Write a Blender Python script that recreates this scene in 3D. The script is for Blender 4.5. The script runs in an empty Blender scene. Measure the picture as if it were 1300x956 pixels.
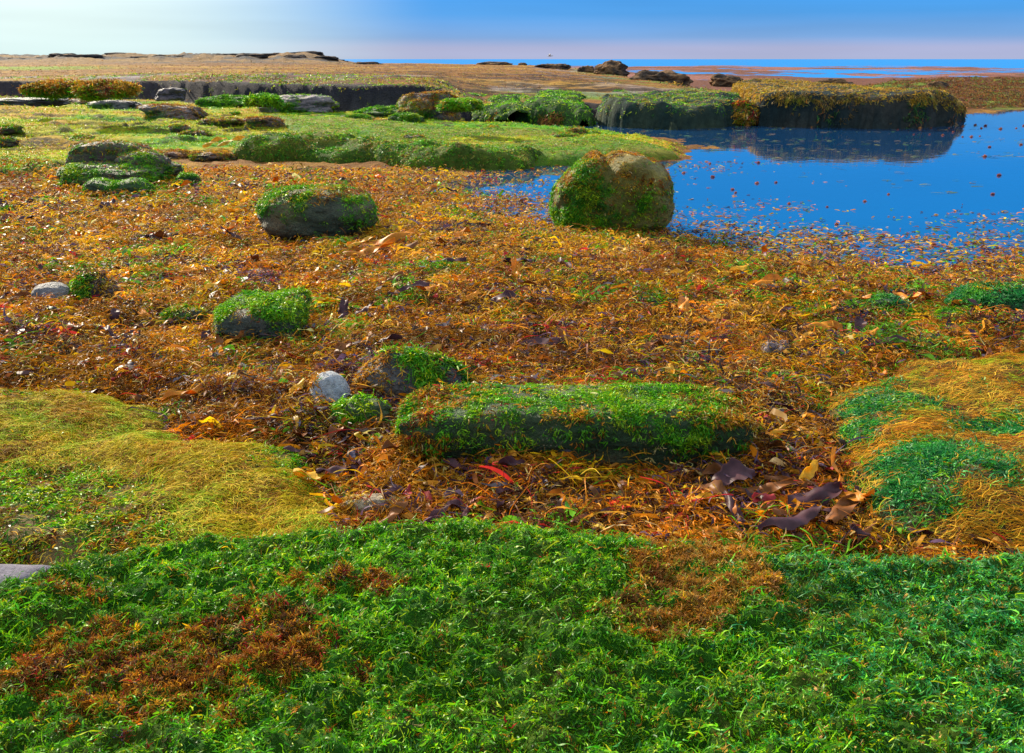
import bpy, math, random
import numpy as np
from mathutils import Vector

rng = np.random.default_rng(7)
random.seed(7)
PI = math.pi
scene = bpy.context.scene
col = scene.collection

# ------------------------------------------------------------------ camera
CAM_H = 1.7
F = 1100.0                      # focal length in photo pixels (photo 1300 x 956)
TILT = math.atan((478 - 75) / F)
cam = bpy.data.cameras.new('camera'); camo = bpy.data.objects.new('camera', cam)
col.objects.link(camo); scene.camera = camo
cam.sensor_width = 36; cam.lens = 36 * F / 1300
cam.clip_end = 30000; cam.clip_start = .05
camo.location = (0, 0, CAM_H)
camo.rotation_euler = (PI / 2 - TILT, 0, 0)

def P(px, py, z=0.0):
    """world x,y of the point at height z seen at a photo position"""
    px = np.asarray(px, float); py = np.asarray(py, float)
    a = (px - 650) / F; b = (478 - py) / F
    dy = math.cos(TILT) + b * math.sin(TILT)
    dz = -math.sin(TILT) + b * math.cos(TILT)
    t = (z - CAM_H) / dz
    return a * t, dy * t

def W(poly, z=0.0):
    return [tuple(float(v) for v in P(x, y, z)) for x, y in poly]

# ------------------------------------------------------------------ noise
def _h(ix, iy, iz, s):
    n = (ix.astype(np.int64) * 374761393 + iy.astype(np.int64) * 668265263 + iz.astype(np.int64) * 2147483647 + s * 974634777) & 0xFFFFFFFF
    n = ((n ^ (n >> 13)) * 1274126177) & 0xFFFFFFFF
    n = ((n ^ (n >> 16)) * 2246822519) & 0xFFFFFFFF
    return ((n ^ (n >> 15)) & 0xFFFFFF) / float(0x7FFFFF) - 1.0

def vn2(x, y, s=0):
    x = np.asarray(x, float); y = np.asarray(y, float)
    ix = np.floor(x); iy = np.floor(y); fx = x - ix; fy = y - iy
    ix = ix.astype(np.int64); iy = iy.astype(np.int64); z = np.zeros_like(ix)
    fx = fx * fx * (3 - 2 * fx); fy = fy * fy * (3 - 2 * fy)
    a = _h(ix, iy, z, s); b = _h(ix + 1, iy, z, s); c = _h(ix, iy + 1, z, s); d = _h(ix + 1, iy + 1, z, s)
    return (a * (1 - fx) + b * fx) * (1 - fy) + (c * (1 - fx) + d * fx) * fy

def fbm2(x, y, o=4, s=0):
    r = 0; a = 1; t = 0
    c, sn = math.cos(.6), math.sin(.6)
    for i in range(o):
        r = r + a * vn2(x, y, s + i * 17); t += a; a *= .5
        x, y = (x * c - y * sn) * 2.03 + 3.1, (x * sn + y * c) * 2.03 + 1.7
    return r / t * 1.5

def vn3(x, y, z, s=0):
    ix = np.floor(x); iy = np.floor(y); iz = np.floor(z)
    fx = x - ix; fy = y - iy; fz = z - iz
    ix = ix.astype(np.int64); iy = iy.astype(np.int64); iz = iz.astype(np.int64)
    fx = fx * fx * (3 - 2 * fx); fy = fy * fy * (3 - 2 * fy); fz = fz * fz * (3 - 2 * fz)
    def L(k):
        a = _h(ix, iy, iz + k, s); b = _h(ix + 1, iy, iz + k, s); c = _h(ix, iy + 1, iz + k, s); d = _h(ix + 1, iy + 1, iz + k, s)
        return (a * (1 - fx) + b * fx) * (1 - fy) + (c * (1 - fx) + d * fx) * fy
    return L(0) * (1 - fz) + L(1) * fz

def fbm3(p, f, o=4, s=0):
    r = 0; a = 1; t = 0
    x, y, z = p[:, 0] * f, p[:, 1] * f, p[:, 2] * f
    for i in range(o):
        r = r + a * vn3(x, y, z, s + i * 13); t += a; a *= .5
        x, y, z = (x * .8 - y * .6) * 2.03 + 3.1, (x * .6 + y * .8) * 2.03 + 1.3, z * 2.03 + 5.7
    return r / t * 1.5

def sstep(a, b, x):
    t = np.clip((x - a) / (b - a), 0, 1); return t * t * (3 - 2 * t)

def worley(x, y, s=0):
    ix = np.floor(x).astype(np.int64); iy = np.floor(y).astype(np.int64); d = np.full(np.shape(x), 9.)
    z = np.zeros_like(ix)
    for a in (-1, 0, 1):
        for b in (-1, 0, 1):
            px = ix + a + .5 + .45 * _h(ix + a, iy + b, z, s); py = iy + b + .5 + .45 * _h(ix + a, iy + b, z, s + 9)
            d = np.minimum(d, np.hypot(px - x, py - y))
    return d

def sdf(poly, x, y):
    """signed distance to a polygon, negative inside"""
    x = np.asarray(x, float); y = np.asarray(y, float)
    d = np.full(x.shape, 1e18); inside = np.zeros(x.shape, bool)
    n = len(poly)
    for i in range(n):
        ax, ay = poly[i]; bx, by = poly[(i + 1) % n]
        ex, ey = bx - ax, by - ay; wx, wy = x - ax, y - ay
        t = np.clip((wx * ex + wy * ey) / (ex * ex + ey * ey + 1e-12), 0, 1)
        d = np.minimum(d, (wx - ex * t) ** 2 + (wy - ey * t) ** 2)
        c = ((ay > y) != (by > y))
        with np.errstate(divide='ignore', invalid='ignore'):
            xi = (bx - ax) * (y - ay) / (by - ay + 1e-18) + ax
        inside ^= c & (x < xi)
    d = np.sqrt(d)
    return np.where(inside, -d, d)

# ------------------------------------------------------------------ object helpers
def tag(o, label=None, cat=None, group=None, kind=None):
    if label: o['label'] = label
    if cat: o['category'] = cat
    if group: o['group'] = group
    if kind: o['kind'] = kind
    return o

def empty(name, loc, label, cat, group=None):
    o = bpy.data.objects.new(name, None); col.objects.link(o); o.location = loc
    o.empty_display_size = .1
    return tag(o, label, cat, group)

def mk(name, V, Fc, mat, parent=None, C=None, smooth=True, loc=(0, 0, 0)):
    """V (n,3) world coordinates, Fc (m,k) faces, C (n,3) colours"""
    V = np.asarray(V, np.float32) - np.asarray(loc, np.float32)
    if parent is not None:
        V = V - np.asarray(parent.location, np.float32)
    m = bpy.data.meshes.new(name)
    Fc = np.asarray(Fc, np.int32); k = Fc.shape[1]
    m.vertices.add(len(V)); m.vertices.foreach_set('co', V.ravel())
    m.loops.add(Fc.size); m.loops.foreach_set('vertex_index', Fc.ravel())
    m.polygons.add(len(Fc)); m.polygons.foreach_set('loop_start', np.arange(0, Fc.size, k, dtype=np.int32))
    m.polygons.foreach_set('use_smooth', np.full(len(Fc), smooth))
    m.update(calc_edges=True)
    if C is not None:
        at = m.color_attributes.new('Col', 'FLOAT_COLOR', 'POINT')
        C4 = np.ones((len(V), 4), np.float32); C4[:, :3] = C
        at.data.foreach_set('color', C4.ravel())
    m.materials.append(mat)
    o = bpy.data.objects.new(name, m); col.objects.link(o); o.location = loc
    if parent is not None: o.parent = parent
    return o

# ------------------------------------------------------------------ materials
def nodes_of(name):
    m = bpy.data.materials.new(name); m.use_nodes = True
    nt = m.node_tree; nt.nodes.clear()
    return m, nt, nt.nodes, nt.links

def weed_mat(name, rough=.42, trans=.3, spec=.5, var=.25, scale=60):
    m, nt, N, L = nodes_of(name)
    out = N.new('ShaderNodeOutputMaterial'); b = N.new('ShaderNodeBsdfPrincipled')
    at = N.new('ShaderNodeAttribute'); at.attribute_name = 'Col'
    nz = N.new('ShaderNodeTexNoise'); nz.inputs['Scale'].default_value = scale; nz.inputs['Detail'].default_value = 3
    geo = N.new('ShaderNodeNewGeometry'); L.new(geo.outputs['Position'], nz.inputs['Vector'])
    mr = N.new('ShaderNodeMapRange'); mr.inputs['From Min'].default_value = .3; mr.inputs['From Max'].default_value = .7
    mr.inputs['To Min'].default_value = 1 - var; mr.inputs['To Max'].default_value = 1 + var
    L.new(nz.outputs['Fac'], mr.inputs['Value'])
    mx = N.new('ShaderNodeVectorMath'); mx.operation = 'SCALE'
    L.new(at.outputs['Color'], mx.inputs[0]); L.new(mr.outputs['Result'], mx.inputs['Scale'])
    L.new(mx.outputs['Vector'], b.inputs['Base Color'])
    b.inputs['Roughness'].default_value = rough; b.inputs['Specular IOR Level'].default_value = spec
    if trans > 0:
        t = N.new('ShaderNodeBsdfTranslucent'); L.new(mx.outputs['Vector'], t.inputs['Color'])
        ms = N.new('ShaderNodeMixShader'); ms.inputs[0].default_value = trans
        L.new(b.outputs[0], ms.inputs[1]); L.new(t.outputs[0], ms.inputs[2]); L.new(ms.outputs[0], out.inputs[0])
    else:
        L.new(b.outputs[0], out.inputs[0])
    return m

def rock_mat(name, scale=6, bump=.5, rough=.6, fine=60, spec=.4, specks=.6):
    """colour attribute times stone noise, with bump"""
    m, nt, N, L = nodes_of(name)
    out = N.new('ShaderNodeOutputMaterial'); b = N.new('ShaderNodeBsdfPrincipled')
    at = N.new('ShaderNodeAttribute'); at.attribute_name = 'Col'
    geo = N.new('ShaderNodeNewGeometry')
    n1 = N.new('ShaderNodeTexNoise'); n1.inputs['Scale'].default_value = scale; n1.inputs['Detail'].default_value = 8; n1.inputs['Roughness'].default_value = .65
    n2 = N.new('ShaderNodeTexNoise'); n2.inputs['Scale'].default_value = fine; n2.inputs['Detail'].default_value = 6; n2.inputs['Roughness'].default_value = .7
    L.new(geo.outputs['Position'], n1.inputs['Vector']); L.new(geo.outputs['Position'], n2.inputs['Vector'])
    ad = N.new('ShaderNodeMath'); ad.operation = 'ADD'; L.new(n1.outputs['Fac'], ad.inputs[0]); L.new(n2.outputs['Fac'], ad.inputs[1])
    mr = N.new('ShaderNodeMapRange'); mr.inputs['From Min'].default_value = .7; mr.inputs['From Max'].default_value = 1.3
    mr.inputs['To Min'].default_value = .45; mr.inputs['To Max'].default_value = 1.55
    L.new(ad.outputs[0], mr.inputs['Value'])
    mx = N.new('ShaderNodeVectorMath'); mx.operation = 'SCALE'
    L.new(at.outputs['Color'], mx.inputs[0]); L.new(mr.outputs['Result'], mx.inputs['Scale'])
    vo = N.new('ShaderNodeTexVoronoi'); vo.inputs['Scale'].default_value = fine * 1.6; L.new(geo.outputs['Position'], vo.inputs['Vector'])
    lt = N.new('ShaderNodeMath'); lt.operation = 'LESS_THAN'; lt.inputs[1].default_value = .28; L.new(vo.outputs['Distance'], lt.inputs[0])
    gt = N.new('ShaderNodeMapRange'); gt.inputs['From Min'].default_value = .52; gt.inputs['From Max'].default_value = .64; gt.inputs['To Max'].default_value = specks; L.new(n1.outputs['Fac'], gt.inputs['Value'])
    mu = N.new('ShaderNodeMath'); mu.operation = 'MULTIPLY'; L.new(lt.outputs[0], mu.inputs[0]); L.new(gt.outputs[0], mu.inputs[1])
    mb = N.new('ShaderNodeMix'); mb.data_type = 'RGBA'; mb.inputs[7].default_value = (.32, .24, .14, 1)
    L.new(mu.outputs[0], mb.inputs[0]); L.new(mx.outputs['Vector'], mb.inputs[6]); L.new(mb.outputs[2], b.inputs['Base Color'])
    bp = N.new('ShaderNodeBump'); bp.inputs['Strength'].default_value = bump; bp.inputs['Distance'].default_value = .6 / scale
    L.new(ad.outputs[0], bp.inputs['Height']); L.new(bp.outputs[0], b.inputs['Normal'])
    b.inputs['Roughness'].default_value = rough; b.inputs['Specular IOR Level'].default_value = spec
    L.new(b.outputs[0], out.inputs[0])
    return m

def water_mat(name, base, rough, bscale, bstr, aniso=1.0, ior=1.333):
    m, nt, N, L = nodes_of(name)
    out = N.new('ShaderNodeOutputMaterial'); b = N.new('ShaderNodeBsdfPrincipled')
    b.inputs['Base Color'].default_value = (*base, 1); b.inputs['Roughness'].default_value = rough
    b.inputs['IOR'].default_value = ior; b.inputs['Specular IOR Level'].default_value = .5
    geo = N.new('ShaderNodeNewGeometry')
    mp = N.new('ShaderNodeMapping'); mp.inputs['Scale'].default_value = (1, aniso, 1)
    nz = N.new('ShaderNodeTexNoise'); nz.inputs['Scale'].default_value = bscale; nz.inputs['Detail'].default_value = 3
    L.new(geo.outputs['Position'], mp.inputs['Vector']); L.new(mp.outputs[0], nz.inputs['Vector'])
    bp = N.new('ShaderNodeBump'); bp.inputs['Strength'].default_value = bstr; bp.inputs['Distance'].default_value = .02
    L.new(nz.outputs['Fac'], bp.inputs['Height']); L.new(bp.outputs[0], b.inputs['Normal'])
    L.new(b.outputs[0], out.inputs[0])
    return m

M_rock = rock_mat('wet_rock', 5, .7, .6, 45, .25)
M_terrain = rock_mat('shore_ground', 2.2, .6, .85, 25, .08, .15)
M_far = rock_mat('distant_rock', .8, .8, .9, 6, .1, .0)
M_film = rock_mat('weedy_rock', 9, .8, .8, 70, .1, .0)
M_green = weed_mat('green_algae', .45, .35, .25)
M_brown = weed_mat('brown_weed', .55, .35, .12)
M_straw = weed_mat('wiry_weed', .7, .25, .05)
M_kelp = weed_mat('kelp_skin', .48, .35, .25, .3, 25)
M_pool = water_mat('pool_surface', (.004, .035, .10), .02, 3, .12, 1.0, 1.5)
M_sea = water_mat('sea_surface', (.0, .16, .40), .22, .4, .8)

# ------------------------------------------------------------------ zones (world outlines)
POOL = W([(552, 224), (620, 211), (700, 206), (860, 201), (885, 190), (850, 176), (760, 168), (640, 160), (590, 158),
          (560, 152), (640, 150), (760, 152), (930, 152), (1100, 150), (1190, 148), (1300, 139), (1700, 139), (2300, 300),
          (1500, 345), (1300, 345), (1215, 358), (1150, 362), (1080, 348), (1000, 328), (900, 312), (850, 305), (700, 292), (625, 262)])
PLAT = W([(-900, 116), (-300, 117), (0, 120), (100, 124), (200, 126), (280, 131), (400, 138), (510, 141), (545, 142), (600, 146)], .2) + W([
          (700, 149), (800, 155), (900, 156), (980, 152)]) + W([(1030, 103), (960, 100), (880, 95), (830, 90), (790, 86.5), (765, 82.5), (600, 80.8), (430, 80.2)], 1.0)
PLAT += [(-90, 230), (-400, 260), (-500, 80)]
REEF = W([(1195, 141), (1300, 138), (1700, 138), (1900, 100), (1250, 100), (1150, 104), (1090, 112)])
GREEN = W([(-500, 240), (-100, 238), (40, 226), (110, 206), (200, 203), (300, 203), (420, 206), (560, 207), (640, 206), (760, 204), (870, 199),
           (860, 188), (760, 172), (640, 160), (600, 157), (560, 140), (400, 130), (200, 118), (-500, 108)])

CHAN = W([(600, 160), (700, 164), (800, 170), (880, 176), (990, 186), (1060, 196), (1150, 190), (930, 162), (800, 160), (640, 155)])
PUDDLES = [(15, 232, 30, 7), (92, 224, 22, 5), (150, 159, 14, 2.2), (176, 163, 16, 2), (72, 157, 14, 1.6), (118, 153, 10, 1.2), (640, 154, 50, 2.2),
           (696, 444, 34, 10), (545, 398, 26, 7), (470, 402, 16, 5), (620, 236, 25, 5), (930, 372, 26, 5), (500, 168, 16, 1.4), (300, 166, 14, 1.6), (210, 300, 26, 6), (545, 360, 22, 5)]
PUD = []
for (u_, v_, a_, b_) in PUDDLES:
    zc = .14 if v_ < 235 and u_ < 560 else .035
    x0_, y0_ = P(u_, v_, zc); xa_, _ = P(u_ + a_, v_, zc); _, yb_ = P(u_, v_ - b_, zc)
    PUD.append([float(x0_), float(y0_), float(xa_ - x0_), float(yb_ - y0_), zc])

def H(x, y):
    x = np.asarray(x, float); y = np.asarray(y, float)
    z = H0(x, y)
    for (a, b, ra, rb, zc) in PUD:
        q = np.sqrt(((x - a) / ra) ** 2 + ((y - b) / rb) ** 2) + .25 * vn2(x * 5 / ra * .3 + 9, y * 5 / rb * .3, 77)
        z = np.where(q < 1.9, np.where(q < 1.25, z * sstep(.8, 1.25, q) + (zc - .05) * (1 - sstep(.8, 1.25, q)), z), z)
    return z

def H0(x, y):
    x = np.asarray(x, float); y = np.asarray(y, float)
    r = np.hypot(x, y)
    z = .05 + .035 * fbm2(x * 1.3, y * 1.3, 4, 1) + .02 * fbm2(x * 6, y * 6, 3, 2)
    sp = sdf(POOL, x, y) + .25 * fbm2(x * 1.1, y * 1.1, 4, 5) * np.clip(r / 12, .5, 2)
    z = z - .05 * sstep(1.2, 0, sp) - .35 * sstep(0.1, -2.5, sp)
    sg = sdf(GREEN, x, y) + .35 * fbm2(x * .8, y * .8, 4, 9)
    z = np.where(sg < .6, z + .10 * sstep(.3, -.15, sg) + .05 * sstep(-3, -6, sg) * (1 + fbm2(x * .25, y * .5, 4, 12)), z)
    st_ = fbm2(x * .22 + .06 * y, y * .55, 4, 15) * 3.0
    z = z + np.where(sg < 0, 1, 0) * sstep(0, -1.5, sg) * .09 * (np.floor(st_) + sstep(.35, .6, st_ - np.floor(st_)) - st_ * .7)
    # shallow water gaps in the green flats beside the channel
    ch = sdf(CHAN, x, y) + .5 * fbm2(x * .6, y * .9, 4, 19)
    z = z - .2 * sstep(.3, -.5, ch)
    # reef flats, almost awash, with seaweed humps
    far = sstep(34, 45, r)
    zr = .022 + .09 * fbm2(x * .09, y * .05, 5, 31) + .04 * fbm2(x * .7, y * .5, 4, 32)
    zr = np.where(r > 210, zr - (r - 210) * .0016, zr)
    z = z * (1 - far) + zr * far
    sr = sdf(REEF, x, y) + .8 * fbm2(x * .4, y * .4, 3, 41)
    z = z + sstep(.5, -1.2, sr) * (.06 + .24 * np.clip(fbm2(x * .6, y * .35, 5, 42) + .1, 0, 1.5))
    # raised rock platform with a steep front
    s1 = sdf(PLAT, x, y) + .12 * fbm2(x * .45, y * .45, 5, 51) + .9 * fbm2(x * .12, y * .12, 2, 57) * sstep(-1, -5, x) + .05 * fbm2(x * 2, y * 2, 3, 52)
    u = x / np.maximum(y, 1) * F + 650
    hp = 1.04 + .06 * fbm2(x * .12, y * .2, 5, 61) + .03 * fbm2(x * .8, y * 1.3, 4, 64) - .20 * sstep(350, 0, u) * sstep(70, 45, y)
    lowf = sstep(540, 620, u)
    front = .52 + .05 * fbm2(x * .5, y * .5, 4, 62) + .42 * sstep(-1, -9, s1)
    hp = hp * (1 - lowf) + np.minimum(hp, front) * lowf
    tq = fbm2(x * .10 + .03 * y, y * .30, 5, 67) * 3.2
    hp = hp + .085 * sstep(-.8, -3, s1) * (np.floor(tq) + sstep(.3, .5, tq - np.floor(tq)) - tq * .8) * sstep(130, 90, y)
    hp = hp + .05 * sstep(0, -3, s1) * fbm2(x * .9, y * 1.4, 4, 66)
    zp = z + (hp - z) * (sstep(.05, -.22, s1) * .88 + .12 * sstep(-.2, -1.4, s1))
    z = np.where(s1 < .2, np.maximum(z, zp), z)
    # low far ridge on the left of the platform
    rid = sstep(100, 125, y) * sstep(480, 400, u)
    z = z + rid * np.where(s1 < 0, 1, 0) * (.62 + .20 * fbm2(x * .06, y * .1, 5, 71) + .45 * (1 - np.abs(fbm2(x * .16, y * .13, 4, 79)) * 2).clip(0, 1) ** 2 + .16 * np.exp(-((u - 415) / 24) ** 2) + .10 * sstep(0, 250, u) + .26 * np.abs(fbm2(x * .35, y * .3, 4, 72)) + .10 * fbm2(x * .9, y * .7, 3, 73))
    # nothing shows beyond: shore drops into the sea
    return z


_t = np.linspace(0, 6.28, 60)
for q in PUD:
    rr = np.concatenate([H0(q[0] + k * q[2] * np.cos(_t), q[1] + k * q[3] * np.sin(_t)) for k in (1.15, 1.25)])
    q[4] = float(np.percentile(rr, 8)) - .004
# ------------------------------------------------------------------ terrain sheet
def terrain():
    rad = np.concatenate([np.geomspace(.25, 2, 40)[:-1], np.geomspace(2, 14, 240)[:-1], np.geomspace(14, 55, 330)[:-1], np.geomspace(55, 330, 210)[:-1], np.geomspace(330, 9000, 14)])
    fr = np.radians(np.linspace(-42, 42, 640))
    bk = np.radians(np.linspace(42, 318, 90))[1:-1]
    ang = np.concatenate([fr, bk])
    A, R = np.meshgrid(ang, rad)
    X = np.sin(A) * R; Y = np.cos(A) * R
    Z = H(X, Y)
    Z = np.where(R > 330, np.minimum(Z, -1.5), Z)
    Z = np.where((R < 330) & (R > 260), Z - (R - 260) * .02, Z)
    nr, na = X.shape
    V = np.stack([X, Y, Z], -1).reshape(-1, 3)
    V = np.vstack([V, [[0, 0, float(H(0., 0.))]]])
    i = np.arange(nr - 1)[:, None]; j = np.arange(na)[None, :]
    j2 = (j + 1) % na
    Fq = np.stack([i * na + j, i * na + j2, (i + 1) * na + j2, (i + 1) * na + j], -1).reshape(-1, 4)[:, ::-1]
    c = nr * na; jj = np.arange(na)
    cap = np.stack([np.full(na, c), jj, (jj + 1) % na, (jj + 1) % na], -1)
    # colours
    x, y, z = V[:, 0], V[:, 1], V[:, 2]
    e = .12
    # slope from the grid itself
    gx = np.gradient(Z, axis=1) / (np.hypot(np.gradient(X, axis=1), np.gradient(Y, axis=1)) + 1e-6)
    gy = np.gradient(Z, axis=0) / (np.hypot(np.gradient(X, axis=0), np.gradient(Y, axis=0)) + 1e-6)
    slope = np.append(np.hypot(gx, gy).ravel(), 0)
    C = ground_colour(x, y, z, slope)
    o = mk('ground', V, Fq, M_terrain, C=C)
    tag(o, kind='structure')
    return o

def mixc(C, c, k):
    return C * (1 - k[:, None]) + np.asarray(c)[None, :] * k[:, None]

def ground_colour(x, y, z, slope):
    r = np.hypot(x, y)
    n1 = fbm2(x * 1.7, y * 1.7, 4, 101); n2 = fbm2(x * .5, y * .5, 4, 102); n3 = fbm2(x * 5, y * 5, 3, 103)
    n4 = fbm2(x * .10, y * .3, 5, 104)
    C = np.tile(np.array([[.17, .075, .018]]), (len(x), 1))
    C = mixc(C, (.30, .15, .02), sstep(-.2, .6, n1))
    sg = sdf(GREEN, x, y) + .4 * fbm2(x * .8, y * .8, 4, 9)
    g = sstep(.25, -.1, sg)
    Cg = np.tile(np.array([[.33, .30, .004]]), (len(x), 1))
    Cg = mixc(Cg, (.08, .25, .004), sstep(-.1, .6, n2 + .3 * n3))
    Cg = mixc(Cg, (.38, .20, .015), sstep(.1, .7, -n2 + .4 * n1) * .8)
    C = C * (1 - g[:, None]) + Cg * g[:, None]
    s1 = sdf(PLAT, x, y) + .12 * fbm2(x * .45, y * .45, 5, 51)
    p = sstep(.3, -.1, s1) * (z > .3)
    Cp = np.tile(np.array([[.21, .09, .018]]), (len(x), 1))
    Cp = mixc(Cp, (.31, .17, .025), sstep(-.1, .6, n4))
    Cp = mixc(Cp, (.12, .06, .035), sstep(.15, .6, -n4 + .3 * n2))
    Cp = mixc(Cp, (.25, .24, .26), sstep(.15, .5, n2 + .5 * n4) * sstep(-9, -2, s1) * sstep(-.5, -1, s1) * .7)
    u = x / np.maximum(y, 1) * F + 650
    Cp = mixc(Cp, (.10, .20, .012), sstep(540, 600, u) * sstep(-5, -1, s1) * sstep(-.4, .2, n2) * .9)
    Cp = mixc(Cp, (.16, .24, .01), sstep(220, 100, u) * sstep(60, 66, y) * sstep(84, 76, y) * .9)
    C = C * (1 - p[:, None]) + Cp * p[:, None]
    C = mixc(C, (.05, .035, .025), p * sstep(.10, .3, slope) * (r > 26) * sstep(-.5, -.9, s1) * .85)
    f = sstep(34, 45, r) * (1 - p)
    Cf = np.tile(np.array([[.14, .055, .03]]), (len(x), 1))
    Cf = mixc(Cf, (.24, .10, .07), sstep(-.1, .5, fbm2(x * .12, y * .06, 5, 111)))
    C = C * (1 - f[:, None]) + Cf * f[:, None]
    sr = sdf(REEF, x, y)
    rf = sstep(1, -.5, sr)
    Cr = np.tile(np.array([[.11, .045, .015]]), (len(x), 1)); Cr = mixc(Cr, (.10, .15, .015), sstep(.15, .6, n2))
    C = C * (1 - rf[:, None]) + Cr * rf[:, None]
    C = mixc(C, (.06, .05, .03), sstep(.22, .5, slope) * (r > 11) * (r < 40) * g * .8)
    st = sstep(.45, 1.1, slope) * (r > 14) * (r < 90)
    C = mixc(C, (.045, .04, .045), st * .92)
    C = mixc(C, (.026, .024, .028), sstep(-.42, -.25, s1) * sstep(.35, .1, s1) * (z > .2) * (r > 14) * .95)  # dark rock of the cliff face, its shade deepened in the colour
    rid = sstep(100, 112, y) * sstep(500, 420, u) * (s1 < 0)
    C = mixc(C, (.20, .12, .05), rid * .8); C = mixc(C, (.05, .05, .055), rid * sstep(-.15, .2, fbm2(x * .10, y * .45, 4, 74)) * .9)
    C = mixc(C, (.03, .035, .04), (z < -.06) * 1.0)
    return np.clip(C, 0, 1)

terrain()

# water sheets
def sheet(name, x0, y0, x1, y1, z, mat, n=1):
    xs = np.linspace(x0, x1, n + 1); ys = np.linspace(y0, y1, n + 1)
    X, Y = np.meshgrid(xs, ys)
    V = np.stack([X, Y, np.full_like(X, z)], -1).reshape(-1, 3)
    i = np.arange(n)[:, None]; j = np.arange(n)[None, :]
    Fq = np.stack([i * (n + 1) + j, i * (n + 1) + j + 1, (i + 1) * (n + 1) + j + 1, (i + 1) * (n + 1) + j], -1).reshape(-1, 4)
    return tag(mk(name, V, Fq, mat), kind='structure')
def puddle_sheets():
    for (a, b, ra, rb, zc) in PUD:
        t = np.linspace(0, 2 * PI, 33)[:-1]
        V = np.stack([a + 1.22 * ra * np.cos(t), b + 1.22 * rb * np.sin(t), np.full(32, zc - .012)], -1)
        V = np.vstack([V, [[a, b, zc - .012]]])
        i = np.arange(32)
        Fq = np.stack([np.full(32, 32), i, (i + 1) % 32], -1)
        tag(mk('puddle', V, Fq, M_pool), kind='structure')
puddle_sheets()
sheet('pool_water', -3.5, 3.2, 60, 42, 0.0, M_pool)
sheet('sea', -12000, 42.02, 12000, 14000, -.004, M_sea)

# ------------------------------------------------------------------ scatter machinery
def unit(v):
    return v / (np.linalg.norm(v, axis=-1, keepdims=True) + 1e-9)

def ribbons(Pt, T, N, L, Wd, C, seg=3, lift=.3, curl=.5, twist=1.0, taper='blade', ruffle=0., tipc=None, drop=0.):
    """many small curved ribbons; arrays of length n. returns V,F,C"""
    n = len(Pt); u = np.linspace(0, 1, seg + 1)[None, :, None]
    T = unit(T); S = unit(np.cross(N, T)); L = np.asarray(L)[:, None, None]; Wd = np.asarray(Wd)[:, None, None]
    cr = (rng.uniform(-1, 1, n) * curl)[:, None, None]; lf = (rng.uniform(.1, 1, n) * lift)[:, None, None]
    ph = rng.uniform(0, 6.28, n)[:, None, None]
    base = Pt[:, None, :]
    path = base + T[:, None, :] * (L * (u - .35 * np.abs(cr) * u * u)) + N[:, None, :] * (L * lf * np.sin(u * PI * .85)) + S[:, None, :] * (L * (cr * u * u + .12 * np.sin(ph + 5 * u)))
    if drop: path = path - np.array([0, 0, 1.])[None, None, :] * (L * drop * u * u)
    tw = rng.uniform(-1, 1, n)[:, None, None] * twist + (rng.uniform(-1, 1, n)[:, None, None] * twist) * u * 1.6
    wd = np.cos(tw) * S[:, None, :] + np.sin(tw) * N[:, None, :]
    if taper == 'blade': pr = np.clip(np.sin(PI * (.14 + .78 * u)), .1, 1) ** .7
    else: pr = 1 - .6 * u
    h = wd * Wd * pr * .5
    a = path - h; b = path + h
    if ruffle:
        nn = np.cross(wd, T[:, None, :])
        a = a + nn * Wd * ruffle * np.sin(ph * 3 + u * 9); b = b + nn * Wd * ruffle * np.sin(ph * 5 + 1 + u * 8)
    V = np.stack([a, b], 2).reshape(-1, 3)
    k = 2 * (seg + 1)
    i = np.arange(seg)
    q = np.stack([2 * i, 2 * i + 1, 2 * i + 3, 2 * i + 2], -1)
    Fq = (np.arange(n)[:, None, None] * k + q[None]).reshape(-1, 4)
    CC = np.repeat(C, k, 0)
    if tipc is not None:
        uu = np.tile(np.repeat(u.ravel(), 2), n)[:, None]
        CC = CC * (1 + (tipc - 1) * uu)
    return V, Fq, CC

def join(parts):
    V = []; Fq = []; C = []; o = 0
    for v, f, c in parts:
        V.append(v); Fq.append(f + o); C.append(c); o += len(v)
    return np.vstack(V), np.vstack(Fq), np.vstack(C)

def pick(pal, wts, n, jit=.22):
    pal = np.array(pal); wts = np.asarray(wts, float)
    if wts.ndim == 1: wts = np.tile(wts, (n, 1))
    cw = np.cumsum(wts / wts.sum(1, keepdims=True), 1)
    i = (rng.random(n)[:, None] > cw).sum(1).clip(0, len(pal) - 1)
    c = pal[i] * (1 + jit * rng.normal(size=(n, 1))).clip(.4, 1.8)
    return (c * (1 + .08 * rng.normal(size=(n, 3)))).clip(.002, .9)

def tang(N, ang=None):
    n = len(N)
    r = rng.normal(size=(n, 3))
    return unit(r - (r * N).sum(1, keepdims=True) * N)

def sample_mesh(V, Fc, n, wfun=None):
    """random points with normals on a mesh; wfun(centre, normal)->weight"""
    tri = np.vstack([Fc[:, [0, 1, 2]], Fc[:, [0, 2, 3]]]) if Fc.shape[1] == 4 else Fc
    a, b, c = V[tri[:, 0]], V[tri[:, 1]], V[tri[:, 2]]
    cr = np.cross(b - a, c - a); ar = np.linalg.norm(cr, axis=1); nn = unit(cr)
    w = ar.copy()
    if wfun is not None: w = w * wfun((a + b + c) / 3, nn)
    if w.sum() <= 0: return np.zeros((0, 3)), np.zeros((0, 3))
    i = rng.choice(len(tri), n, p=w / w.sum())
    r1 = np.sqrt(rng.random(n))[:, None]; r2 = rng.random(n)[:, None]
    return a[i] * (1 - r1) + b[i] * (r1 * (1 - r2)) + c[i] * (r1 * r2), nn[i]

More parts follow.
